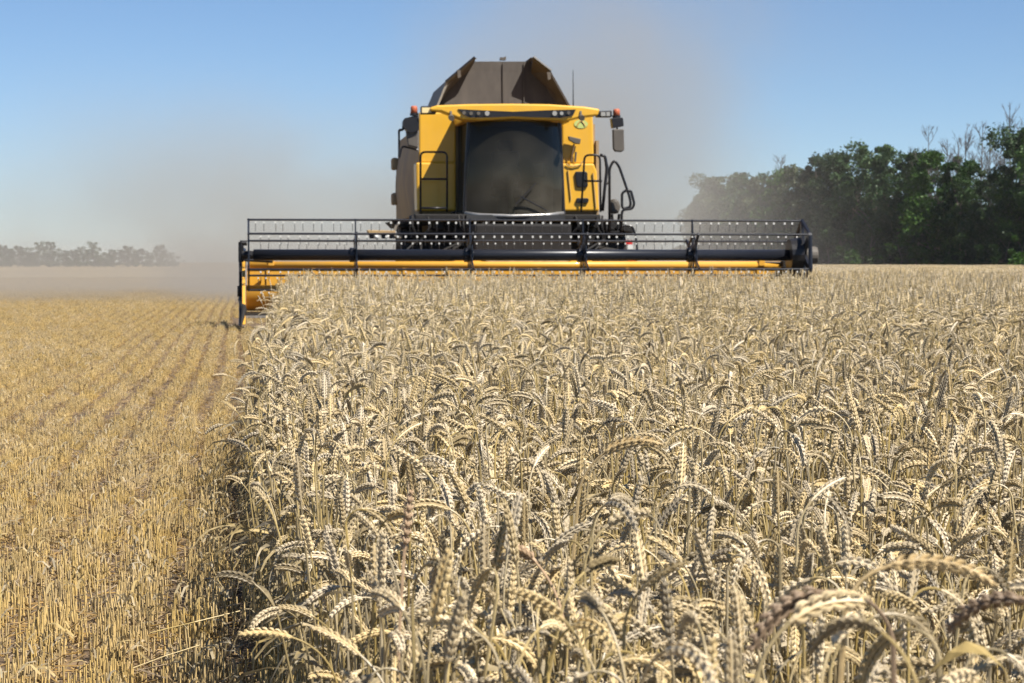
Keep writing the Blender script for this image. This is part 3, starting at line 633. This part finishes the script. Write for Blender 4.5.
m = MB(); m.tube([WP(612, 214, YP + .1), WP(614, 240, YP + .1)], .025, 6); m.tube([WP(619, 214, YP + .1), WP(617, 240, YP + .1)], .025, 6)
for py in (222, 232, 242): m.box(W(609, 0, YP)[0], W(622, 0, YP)[0], YP - .1, YP + .3, W(0, py, YP)[1], W(0, py, YP)[1] + .04)
part(m, 'ladder', M['dark'])
m = MB(); m.tube([WP(548, 211, YC - .22), WP(520, 196, YC - .4)], .012, 5); m.tube([WP(536, 183, YC - .36), WP(516, 204, YC - .4)], .01, 5); part(m, 'wiper', M['black'])
# --- platform, underbody, feeder house, wheels
m = MB(); m.box(W(414, 0, YC)[0], W(600, 0, YC)[0], YC - .1, YC + 1.3, W(0, 219, YC)[1], W(0, 213, YC)[1]); part(m, 'platform', M['dark'], bevel=.02)
m = MB(); rk = random.Random(3)
for i in range(26):
    px = rk.uniform(395, 618); py = rk.uniform(214, 240); s = rk.uniform(1.5, 6); y = YC + rk.uniform(0, .5)
    part(MB().prism(PX([(px - s, py - s * .8), (px + s, py - s), (px + s * .9, py + s), (px - s, py + s * .7)], y), y, y + .4), 'underbody_bracket', M['dark'])
for i in range(16):
    px = rk.uniform(400, 610); y = YC - rk.uniform(0, .25); m2 = MB(); part(m2.tube(rnd_poly([WP(px, 216, y), WP(px + rk.uniform(-6, 6), 226, y - .1), WP(px + rk.uniform(-14, 14), 240, y), WP(px + rk.uniform(-20, 20), 250, y - .3)]), .02, 6), 'hydraulic_hose', M['dark'])
m = MB(); m.box(W(470, 0, 38)[0], W(565, 0, 38)[0], 37.2, 40.5, .55, 1.75); m.box(W(430, 0, 39)[0], W(600, 0, 39)[0], 39.0, 44.5, .9, 1.9)
part(m, 'feeder_house', M['dark'], bevel=.04)
m = MB(); xa, xb = W(453, 0, 37.1)[0], W(592, 0, 37.1)[0]
m.prism(PX([(454, 259), (592, 259), (592, 268), (454, 268)], 37.0), 37.0, 37.35); part(m, 'coupling_frame', M['yellow_h'], bevel=.02)
m = MB(); m.prism(PX([(482, 259), (572, 259.5), (560, 265.5), (494, 265)], 36.97), 36.97, 36.999); part(m, 'dust_layer', mat('chaff_dust', (.38, .29, .17), .95, noise=.25, nscale=9), None)
def wheel(cx, cy, R_, wdt):
    mm = MB(); n = 40; prof = [(-wdt / 2 * .8, .62 * R_), (-wdt / 2, .75 * R_), (-wdt / 2 * .97, .93 * R_), (-wdt / 2 * .7, R_), (wdt / 2 * .7, R_), (wdt / 2 * .97, .93 * R_), (wdt / 2, .75 * R_), (wdt / 2 * .8, .62 * R_)]
    vs = []; 
    for i in range(n):
        a = 2 * PI * i / n
        for (x, r) in prof: vs.append((cx + x, cy + math.cos(a) * r, R_ + math.sin(a) * r))
    k = len(prof); mm.add(vs, [(i * k + j, i * k + j + 1, ((i + 1) % n) * k + j + 1, ((i + 1) % n) * k + j) for i in range(n) for j in range(k - 1)])
    for i in range(22):
        a = 2 * PI * i / 22
        for sgn in (-1, 1):
            aa = a + (PI / 22 if sgn > 0 else 0); p0 = Vector((cx, cy + math.cos(aa) * R_, R_ + math.sin(aa) * R_)); a2 = aa + .13; p1 = Vector((cx + sgn * wdt * .48, cy + math.cos(a2) * R_ * .985, R_ + math.sin(a2) * R_ * .985))
            mm.tube([p0, p1], .035, 4)
    w_ = part(mm, 'wheel', M['rubber'])
    mm = MB(); mm.tube([(cx - wdt * .35, cy, R_), (cx + wdt * .35, cy, R_)], .62 * R_, 28); part(mm, 'rim', M['yellow_d'], w_)
wheel(W(418, 0, 40.0)[0], 40.2, .93, .72); wheel(W(606, 0, 40.0)[0], 40.2, .93, .62)
wheel(W(440, 0, 44.3)[0], 44.3, .6, .45); wheel(W(590, 0, 44.3)[0], 44.3, .6, .45)
m = MB(); m.prism(PX([(392, 221), (440, 217), (440, 225), (398, 227)], 39.2), 39.2, 41.2); part(m, 'mudguard', M['dark'])
m = MB(); m.prism(PX([(588, 217), (620, 222), (634, 229), (634, 233), (618, 228), (588, 226)], 39.2), 39.2, 41.2); part(m, 'mudguard', M['dark'])
# left folding light bracket
m = MB(); m.prism(PX([(367, 230), (395, 230.5), (396, 233.5), (369, 234)], 38.4), 38.4, 38.7); lb = part(m, 'light_bracket', M['sidep'], bevel=.01)
m = MB()
for px in (369, 381, 389): m.prism(PX([(px, 234), (px + 5, 234), (px + 6, 238.5), (px + 1, 238.5)], 38.45), 38.45, 38.6)
part(m, 'lamp_housing', M['black'], lb)
m = MB(); m.tube([WP(375, 236, 38.4), WP(378, 238, 38.4)], .04, 8); m.tube([WP(387, 236, 38.4), WP(388, 237, 38.4)], .035, 8); part(m, 'lamp_lens', M['white'], lb)
m = MB(); m.tube(rnd_poly([WP(394, 232, 38.5), WP(396, 226, 38.7), WP(400, 223, 39.0), WP(410, 222, 39.2)]), .025, 6); m.tube([WP(392, 236, 38.5), WP(405, 240, 39.0)], .03, 6); part(m, 'bracket_arm', M['greyp'], lb)
# right marker: red and white reflector on hose loop
m = MB(); m.tube(rnd_poly([WP(622, 226, 38.4), WP(632, 225, 38.4), WP(636, 236, 38.4), WP(638, 258, 38.4), WP(634, 264, 38.4)], .2), .02, 6); part(m, 'marker_bracket', M['black'])
for q, mm_ in (([(625.5, 240), (632, 240), (632.5, 244.5), (626.5, 244.5)], 'red'), ([(627, 244.6), (632.6, 244.6), (633, 249), (628, 249)], 'white'), ([(628, 258), (636, 258), (635, 264), (628, 264)], 'red')):
    m = MB(); m.prism(PX(q, 38.35), 38.35, 38.4); part(m, 'reflector', M[mm_])
# --- header
HX0, HX1 = W(241, 0, 36.6)[0], W(806, 0, 36.6)[0]; YH = 37.0
m = MB(); m.tube([(HX0 + .1, YH, W(0, 265.2, YH)[1]), (HX1 - .1, YH, W(0, 265.2, YH)[1])], .065, 12, True)
part(m, 'top_beam', M['yellow_h'], smooth=True)
m = MB(); m.box(HX0 + .08, HX1 - .02, YH - .02, YH + .03, .3, W(0, 265, YH)[1])
for i in range(12): x = HX0 + .4 + i * .76; m.box(x, x + .06, YH - .05, YH - .02, .35, 1.0)
back = part(m, 'header_back_wall', M['yellow_h'])
m = MB(); m.box(HX0 + .05, HX1 - .05, 35.75, YH, .22, .27); part(m, 'header_floor', M['dark'])
m = MB(); ya = 36.38; za = .51; m.tube([(HX0 + .06, ya, za), (HX1 - .12, ya, za)], .21, 20); aug = part(m, 'auger', M['yellow_h'], smooth=True)
m = MB()
for sgn, xa, xb in ((1, HX0 + .62, (HX0 + HX1) / 2 - .4), (-1, (HX0 + HX1) / 2 + .4, HX1 - .15)):
    L_ = xb - xa; n = int(L_ / .5 * 18); vs = []
    for i in range(n + 1):
        x = xa + L_ * i / n; a = sgn * 2 * PI * (x - xa) / .5
        for r in (.2, .29): vs.append((x, ya + math.cos(a) * r, za + math.sin(a) * r))
    m.add(vs, [(2 * i, 2 * i + 1, 2 * i + 3, 2 * i + 2) for i in range(n)])
part(m, 'auger_flight', M['yellow_h'], aug)
# end sheets with dividers
m = MB(); m.add([], [])
def yz_plate(mm, poly, x0, x1):
    n = len(poly); vs = [(x0, y, z) for y, z in poly] + [(x1, y, z) for y, z in poly]
    mm.add(vs, [tuple(range(n)), tuple(range(2 * n - 1, n - 1, -1))] + [(i, n + i, n + (i + 1) % n, (i + 1) % n) for i in range(n)])
endp = [(YH + .1, .25), (YH + .1, 1.12), (36.4, .98), (35.6, .72), (34.9, .32), (34.5, .13), (35.3, .12)]
yz_plate(m, endp, HX0, HX0 + .05); ends = part(m, 'end_sheet', M['yellow_h'], bevel=.008)
m = MB(); yz_plate(m, [(y, z) for y, z in endp], HX1 - .05, HX1); part(m, 'end_sheet', M['black'], bevel=.008)
m = MB(); yz_plate(m, [(YH + .16, .16), (YH + .16, 1.2), (36.8, 1.18), (36.5, .9), (36.2, .5), (35.6, .28), (34.7, .1)], HX0 - .055, HX0 - .003); part(m, 'divider_shield', M['black'], bevel=.01)
m = MB(); m.tube([(HX0 - .08, 36.3, .62), (HX0 - .05, 36.3, .62)], .09, 12); part(m, 'hub_cap', M['greyp'])
m = MB(); m.tube([(HX0 - .02, 35.6, .5), (HX0 + .03, 34.9, .35), (HX0 - .02, 34.35, .1)], [.05, .045, .012], 8); part(m, 'divider_point', M['dark'], smooth=True)
m = MB(); m.tube([(HX1 - .02, 35.6, .5), (HX1 - .03, 34.9, .35), (HX1 - .02, 34.35, .1)], [.05, .045, .012], 8); part(m, 'divider_point', M['dark'], smooth=True)
m = MB(); m.box(HX0 + .05, HX1 - .05, 35.62, 35.78, .2, .235)
for i in range(118): x = HX0 + .1 + i * .0762; m.add([(x, 35.62, .21), (x + .03, 35.62, .21), (x + .015, 35.5, .215), (x + .015, 35.56, .235)], [(0, 1, 2), (0, 2, 3), (1, 3, 2)])
part(m, 'cutter_bar', M['steel'])
# reel
RY, RZ, RR = 36.02, W(0, 254.8, 36.0)[1], .575
RX0, RX1 = W(247.5, 0, RY)[0], W(804, 0, RY)[0]
m = MB(); m.tube([(RX0 + .08, RY, RZ), (RX1 - .05, RY, RZ)], .092, 20); reel = part(m, 'reel_tube', M['tubeb'], smooth=True)
spx = [247.5, 355, 470, 583.5, 693.5, 804]; SX = [W(p, 0, RY)[0] for p in spx]
ANG = [math.radians(84 + 60 * k) for k in range(6)]
for s, x in enumerate(SX):
    m = MB(); t = .022 if s not in (5,) else .05
    for a in ANG:
        dy, dz = math.cos(a), math.sin(a); q = Vector((0, -dz, dy)) 
        c0 = Vector((x, RY, RZ)); c1 = Vector((x, RY + dy * (RR + .02), RZ + dz * (RR + .02)))
        w0, w1 = (.07, .03)
        vs = [c0 + q * w0, c0 - q * w0, c1 - q * w1, c1 + q * w1]; vs = [v + Vector((-t / 2, 0, 0)) for v in vs] + [v + Vector((t / 2, 0, 0)) for v in vs]
        m.add(vs, [(0, 1, 2, 3), (7, 6, 5, 4), (0, 4, 5, 1), (1, 5, 6, 2), (2, 6, 7, 3), (3, 7, 4, 0)])
    for i in range(6):
        a, b = ANG[i], ANG[(i + 1) % 6]; f = .62 if s not in (0, 5) else 1.0
        m.tube([(x, RY + math.cos(a) * RR * f, RZ + math.sin(a) * RR * f), (x, RY + math.cos(b) * RR * f, RZ + math.sin(b) * RR * f)], .016 if s != 5 else .035, 6)
    if 0 < s < 5: m.tube([(x - .10, RY, RZ), (x - .02, RY, RZ)], .118, 16)
    part(m, 'reel_spider', M['tubeb'], reel)
m = MB(); m.tube([(SX[5] + .02, RY, RZ), (SX[5] + .24, RY, RZ)], [.17, .14], 18); dh = part(m, 'drive_motor', M['greyp'], reel, .02)
m = MB(); m.tube([(SX[5] - .24, RY, RZ), (SX[5] - .04, RY, RZ)], [.27, .3], 18); part(m, 'drive_shield', M['black'], reel)
tine_me = []
for d_ in (-.008, 0, .007):
    q = MB(); q.tube([(0, -.012, -.03), (d_, .005, -.10), (d_, .04, -.185)], .0046, 4); q.cm = 1; q.box(-.014, .014, -.03, -.008, -.06, -.028)
    me = bpy.data.meshes.new('tine'); me.from_pydata(q.v, [], q.f); me.materials.append(M['tine']); me.materials.append(M['white']); me.polygons.foreach_set('material_index', q.m); tine_me.append(me)
n_tine = 0; rest_t = MB()
for a in (ANG[0], ANG[1], ANG[2], ANG[3], ANG[4], ANG[5]):
    y, z = RY + math.cos(a) * RR, RZ + math.sin(a) * RR
    m = MB(); m.tube([(RX0 - .02, y, z), (RX1 - .03, y, z)], .0175, 8); bar = part(m, 'reel_bar', M['tubeb'])
    x = RX0 + .12 + rk.uniform(0, .08); i = 0
    while x < RX1 - .1:
        if n_tine < 100:
            o = bpy.data.objects.new('tine', tine_me[i % 3]); COL.objects.link(o); o.parent = bar; o.location = Vector((x, y, z)) - Vector(ROOT); n_tine += 1
        else:
            rest_t.cm = 0; rest_t.tube([(x, y - .012, z - .03), (x + .004, y + .005, z - .10), (x + .004, y + .04, z - .185)], .0046, 4)
            rest_t.cm = 1; rest_t.box(x - .011, x + .011, y - .03, y - .008, z - .055, z - .028)
        x += .128 if i % 2 == 0 else .186; i += 1
tag(part(rest_t, 'tine', [M['tine'], M['white']]), kind='stuff')
# reel arms and their cylinders
m = MB(); xx = HX0 + .02; m.tube([(xx, YH + .1, 1.0), (xx, YH + .05, RZ + .08), (xx, RY, RZ)], .05, 6); m.tube([(xx - .02, RY, RZ), (RX0 + .1, RY, RZ)], .07, 10); m.tube([WP(240, 243, RY), WP(247, 243, RY)], .05, 6); m.tube([WP(241, 242, RY), WP(241, 262, RY)], .05, 6)
part(m, 'reel_arm', M['black'])
m = MB(); m.tube([WP(246, 260, 36.5), WP(272, 261.3, 36.8)], .028, 8); part(m, 'lift_cylinder', M['black'])
m = MB(); m.tube([(HX1 - .02, YH + .1, 1.0), (HX1 - .02, YH + .05, RZ), (HX1 - .02, RY, RZ)], .05, 6); part(m, 'reel_arm', M['black'])
for px in (271, 762):
    m = MB(); m.prism(PX([(px - 3, 259), (px + 3, 259), (px + 3, 266), (px - 3, 266)], YH - .08), YH - .08, YH); part(m, 'lug', M['yellow_h'], bevel=.01)
m = MB(); m.tube([WP(765, 262.5, YH - .04), WP(806, 262.5, YH - .1)], .018, 6); part(m, 'lift_cylinder', M['greyp'])
m = MB()
for i in range(12):
    px = rk.uniform(784, 806); m.prism(PX([(px - 3, 261), (px + 3, 260), (px + 2, 268), (px - 3, 267)], YH - .1), YH - .1 - rk.random() * .2, YH - .05)
part(m, 'drive_box', M['dark'])

# ------------------------------------------------------------------ trees
def make_crown(r_, H, spread, nblob, nleaf, base=.12, leaf=.24, ragged=.25):
    blobs = []
    for _ in range(nblob):
        t = r_.uniform(base, .93); w_ = spread * (1 - max(0, t - .45) ** 1.5 * 1.3) * (.75 if t < .25 else 1)
        a = r_.uniform(0, 2 * PI); d = w_ * math.sqrt(r_.random()) * 1.0; br = r_.choice([.04, .06, .09, .12]) * r_.uniform(.8, 1.15) * H * (1.2 - t * .6)
        blobs.append((Vector((math.cos(a) * d, math.sin(a) * d, t * H)), br))
    vs = np.zeros((nleaf * 4, 3)); g_ = np.random.default_rng(r_.randint(0, 10 ** 6))
    bi = g_.integers(0, nblob, nleaf); C_ = np.array([tuple(b[0]) for b in blobs])[bi]; Rb = np.array([b[1] for b in blobs])[bi]
    d = g_.normal(size=(nleaf, 3)); d /= np.linalg.norm(d, axis=1)[:, None]; rr = g_.uniform(.35, 1, nleaf) ** .6 * (1 + np.abs(g_.normal(0, ragged, nleaf)) * .9)
    # leaves sit on sub-clumps so the outline is uneven
    sub = np.round(d * 2.2 + g_.normal(0, .12, d.shape)) / 2.2; d = d * .55 + sub * .45
    c = C_ + d * (Rb * rr)[:, None] * np.array([1, 1, .8])
    a = g_.normal(size=(nleaf, 3)); a /= np.linalg.norm(a, axis=1)[:, None]; b = np.cross(a, g_.normal(size=(nleaf, 3))); b /= np.linalg.norm(b, axis=1)[:, None]
    s = (g_.uniform(.5, 1.2, nleaf) * leaf)[:, None]
    vs[0::4] = c - a * s; vs[1::4] = c - b * s * .55; vs[2::4] = c + a * s; vs[3::4] = c + b * s * .55
    return blobs, vs
def crown_mesh(vs, material):
    n = len(vs) // 4; me = bpy.data.meshes.new('crown'); me.vertices.add(len(vs)); me.vertices.foreach_set('co', vs.astype(np.float32).ravel())
    me.loops.add(n * 4); me.loops.foreach_set('vertex_index', np.arange(n * 4, dtype=np.int32)); me.polygons.add(n)
    me.polygons.foreach_set('loop_start', np.arange(n, dtype=np.int32) * 4); me.polygons.foreach_set('loop_total', np.full(n, 4, dtype=np.int32)); me.update(calc_edges=True); me.validate()
    me.materials.append(material); return me
def trunk_mb(r_, H, blobs):
    m = MB(); m.tube([(0, 0, -.1), (r_.uniform(-.2, .2), 0, H * .35), (r_.uniform(-.4, .4), r_.uniform(-.3, .3), H * .8)], [H * .02, H * .014, H * .004], 7)
    for c, br in blobs[:9]:
        z0 = c.z * r_.uniform(.45, .7); m.tube([(0, 0, z0), (c.x * .5, c.y * .5, (z0 + c.z) * .52), tuple(c)], [H * .008, H * .005, H * .002], 5)
    return m
rt_ = random.Random(21)
KINDS = []
for (H, sp, nb, nl, mt, lf_) in ((12, 3.0, 48, 15000, 'fol_dark', .17), (10.5, 3.4, 46, 15000, 'fol_mid', .17), (13, 2.8, 48, 15000, 'fol_dark', .17), (9, 2.8, 36, 11000, 'fol_olive', .16), (11.5, 3.2, 44, 14000, 'fol_mid', .17), (3.2, 2.4, 12, 5000, 'fol_mid', .16), (3.0, 2.2, 12, 5000, 'fol_dark', .16)):
    bl, vs = make_crown(rt_, H, sp, nb, nl, base=.10 if H > 5 else .05, leaf=lf_)
    cm = crown_mesh(vs, M[mt]); tb = trunk_mb(rt_, H, bl); tme = bpy.data.meshes.new('trunk'); tme.from_pydata([tuple(v) for v in tb.v], [], tb.f); tme.materials.append(M['bark'])
    KINDS.append((cm, tme, H))
def put_tree(kind, x, y, h, label, cat='tree', name='tree', group=None, rz=None, wide=1.0):
    cm, tm, H = KINDS[kind]; s = h / H; r = empty(name, (x, y, 0), label, cat, group); r.scale = (s * wide, s * wide, s); r.rotation_euler[2] = rt_.uniform(0, 6.28) if rz is None else rz
    for nm, me in (('crown', cm), ('trunk', tm)): o = bpy.data.objects.new(nm, me); COL.objects.link(o); o.parent = r
    return r
def tree_at(px, topy, y, kind, label, **k):
    x, z = W(px, topy, y); return put_tree(kind, x, y, z, label, **k)
def rowY(px): return 200 + (1024 - px) * .22          # the belt runs away to the left
GT = 'trees of the dark shelter belt behind the wheat'
front = [(1020, 118, 2), (1002, 165, 1), (978, 175, 4), (962, 158, 0), (938, 150, 1), (918, 144, 2), (898, 148, 0), (877, 139, 4), (858, 150, 1), (840, 146, 2), (822, 152, 0), (803, 157, 3), (786, 168, 4), (768, 166, 3), (748, 172, 1), (728, 166, 3), (712, 172, 4), (1045, 130, 1), (1070, 125, 0)]
TL = ['tall dark tree at the right edge of the shelter belt', 'bushy mid green tree left of the tall tree at the right edge', 'low rounded tree under the bare trunks', 'dark tree with bare tops behind, just left of the bare trunks', 'broad green tree right of the highest crown', 'tall dark tree with a ragged crown in the middle of the belt', 'dark round crown beside the highest tree', 'highest light topped tree in the middle of the belt', 'green tree in the belt left of the highest crown', 'dark tree behind the right end of the reel', 'dark tree just left of the reel end', 'olive tree half faded by dust', 'green tree with thin top over the reel', 'greyish olive tree over the reel in thin dust', 'green tree near the dusty end of the belt', 'faded olive tree second from the dusty end', 'leftmost tree of the belt nearly lost in dust', 'green tree just beyond the right edge of the belt', 'dark tree farthest right of the belt']
for (px, ty, kd), lb_ in zip(front, TL): tree_at(px, ty, rowY(px) + rt_.uniform(-2, 2), kd, lb_, group=GT)
nb_ = 0
for i in range(22):                                   # second rank, seen through the gaps
    px = 705 + i * 17.5 + rt_.uniform(-4, 4); tree_at(px, rt_.uniform(184, 206), rowY(px) + 6 + rt_.uniform(0, 5), rt_.choice([0, 1, 2, 4]), 'dark tree of the rear rank filling the gaps of the shelter belt', group='rear rank of the shelter belt')
for i in range(24):
    px = 700 + i * 15.5 + rt_.uniform(-4, 4); tree_at(px, rt_.uniform(222, 243), rowY(px) - 5 - rt_.uniform(0, 2), rt_.choice([5, 6]), 'low green bush at the foot of the shelter belt', cat='bush', name='bush', group='bushes at the foot of the shelter belt', wide=1.15)
def bare_tree(px, ty, Y, label, seed, bushy=20):
    r = random.Random(seed); x, z = W(px, ty, Y); t = empty('bare_tree', (x, Y, 0), label, 'tree', 'bare trees in the shelter belt')
    m = MB(); H = z; lean = r.uniform(-.3, .3); m.tube([(0, 0, 0), (lean * .5, 0, H * .5), (lean, 0, H)], [.15, .09, .02], 6); m.build('trunk', M['dead'], t)
    m = MB()
    def twig(p, d, l, rad, depth):
        q = p + d * l * .5 + Vector((r.uniform(-.06, .06), r.uniform(-.06, .06), 0)) * l; e = q + (d + Vector((r.uniform(-.2, .2), r.uniform(-.2, .2), r.uniform(0, .35)))).normalized() * l * .5
        m.tube([p, q, e], [rad, rad * .8, rad * .5], 4 if depth else 3, cap=False)
        if depth:
            for _ in range(3):
                dd = (d + Vector((r.uniform(-.8, .8), r.uniform(-.8, .8), r.uniform(-.1, .7)))).normalized(); twig(p.lerp(e, r.uniform(.3, 1)), dd, l * r.uniform(.4, .7), rad * .55, depth - 1)
    for _ in range(bushy):
        z0 = r.uniform(.35, .98) * H; a = r.uniform(0, 2 * PI); l = (1.08 - z0 / H) * r.uniform(2.2, 4.0) + .6
        twig(Vector((lean * z0 / H, 0, z0)), Vector((math.cos(a) * .55, math.sin(a) * .55, .85)).normalized(), l, .036, 3 if bushy > 15 else 2)
    m.build('limb', M['dead'], t)
for px, ty, lb_, sd_ in ((1012, 112, 'bare tree with forked twigs above the tall tree at the right edge', 1), (980, 127, 'right of the two slim bare trees standing close together', 2), (967, 131, 'left of the two slim bare trees standing close together', 3), (930, 126, 'bare tree top rising over the crowns left of the slim pair', 4), (1000, 150, 'short bare tree between the slim pair and the right edge', 5), (946, 148, 'short bare tree just left of the slim pair', 6), (853, 165, 'small bare top left of the highest crown', 7), (782, 160, 'thin bare top at the dusty end of the belt', 8), (916, 150, 'low bare top between the two dark crowns left of the middle bare tree', 9), (958, 140, 'leaning bare tree touching the left one of the slim pair', 10), (1022, 122, 'bare tree cut by the right edge of the photo', 11), (990, 140, 'bare tree just right of the slim pair', 12)):
    bare_tree(px, ty, rowY(px) + 2.5, lb_, sd_)
# far trees beyond the dust on the left
FL = [(10, 248, ''), (26, 247, ''), (58, 248, ''), (74, 248, ''), (88, 248, ''), (120, 248, ''), (136, 250, ''), (2, 243, 'first'), (18, 244, ''), (38, 241, ''), (50, 241, ''), (66, 250, ''), (80, 246, ''), (94, 241, ''), (112, 249, ''), (128, 244, ''), (142, 247, ''), (160, 243, ''), (172, 252, ''), (30, 252, ''), (104, 252, ''), (150, 252, ''), (-14, 247, '')]
for i, (px, ty, _) in enumerate(FL):
    tree_at(px, ty, 470 + rt_.uniform(-8, 8), rt_.choice([0, 3, 4]), 'distant grey green tree fading in the dust beyond the cut field', group='distant trees beyond the cut field', wide=1.1)
for i in range(26): 
    tree_at(-12 + i * 7.4 + rt_.uniform(-2, 2), rt_.uniform(252, 257), 462 + rt_.uniform(-3, 3), rt_.choice([5, 6]), 'low bush in the distant hazy hedge', cat='bush', name='bush', group='bushes of the distant hazy hedge', wide=1.3)

# ------------------------------------------------------------------ dust behind the machine, and the air
def dustmat():
    m = bpy.data.materials.new('dust'); m.use_nodes = True; N = m.node_tree.nodes; L = m.node_tree.links; N.clear()
    out = N.new('ShaderNodeOutputMaterial'); pv = N.new('ShaderNodeVolumePrincipled'); pv.inputs['Color'].default_value = (0.60, 0.57, 0.515, 1); pv.inputs['Anisotropy'].default_value = 0.1
    geo = N.new('ShaderNodeNewGeometry'); sx = N.new('ShaderNodeSeparateXYZ'); L.new(geo.outputs['Position'], sx.inputs[0])
    def mrange(src, a, b, c=0., d=1.):
        q = N.new('ShaderNodeMapRange'); q.interpolation_type = 'SMOOTHSTEP'; q.inputs[1].default_value = a; q.inputs[2].default_value = b; q.inputs[3].default_value = c; q.inputs[4].default_value = d; L.new(src, q.inputs[0]); return q.outputs[0]
    def mul(a, b, op='MULTIPLY'):
        q = N.new('ShaderNodeMath'); q.operation = op
        for i, s in enumerate((a, b)):
            if isinstance(s, (int, float)): q.inputs[i].default_value = s
            else: L.new(s, q.inputs[i])
        return q.outputs[0]
    n = N.new('ShaderNodeTexNoise'); n.inputs['Scale'].default_value = 0.16; n.inputs['Detail'].default_value = 4; n.inputs['Distortion'].default_value = 0.6; L.new(geo.outputs['Position'], n.inputs['Vector'])
    nz = mrange(n.outputs[0], .35, .65, .05, 2.1)
    X, Y, Z = sx.outputs
    # rises behind the machine and drifts left, low and wide
    tall = mul(mul(mrange(X, 12, 19, 1, 0), mrange(X, 4, 12, 0, 1)), mrange(Z, 4, 15, 1, 0))
    low = mul(mul(mrange(X, 9.5, 17, 1, 0), mrange(X, -12, 1, .16, 1)), mrange(Z, .5, 8.0, 1, 0))
    base_ = mul(mul(mrange(X, 6, 14, 1, 0), mul(mrange(X, -7, 0, .45, 1), mrange(Z, .2, 2.4, 1, 0))), .7)
    s = mul(mul(mul(tall, .85), low, 'ADD'), base_, 'ADD')
    ends = mul(mrange(Y, 50, 64), mrange(Y, 90, 108, 1, 0))
    xe = mul(mrange(X, -34, -22), 1.0)
    L.new(mul(mul(mul(s, ends), mul(nz, xe)), 0.046), pv.inputs['Density']); L.new(pv.outputs[0], out.inputs['Volume']); return m
d = MB(); d.box(-34, 21, 50, 108, .03, 15); tag(d.build('dust_cloud', dustmat()), 'pale brown dust drifting up and left behind the harvester', kind='stuff')
hm = bpy.data.materials.new('haze'); hm.use_nodes = True; hm.node_tree.nodes.clear(); pv = hm.node_tree.nodes.new('ShaderNodeVolumePrincipled'); ho = hm.node_tree.nodes.new('ShaderNodeOutputMaterial')
pv.inputs['Color'].default_value = (.90, .93, .98, 1); pv.inputs['Density'].default_value = 0.00008; hm.node_tree.links.new(pv.outputs[0], ho.inputs['Volume'])
h = MB(); h.box(-4100, 4100, -61, 7100, -1, 30); tag(h.build('haze', hm), 'thin pale summer haze over the fields', kind='stuff')
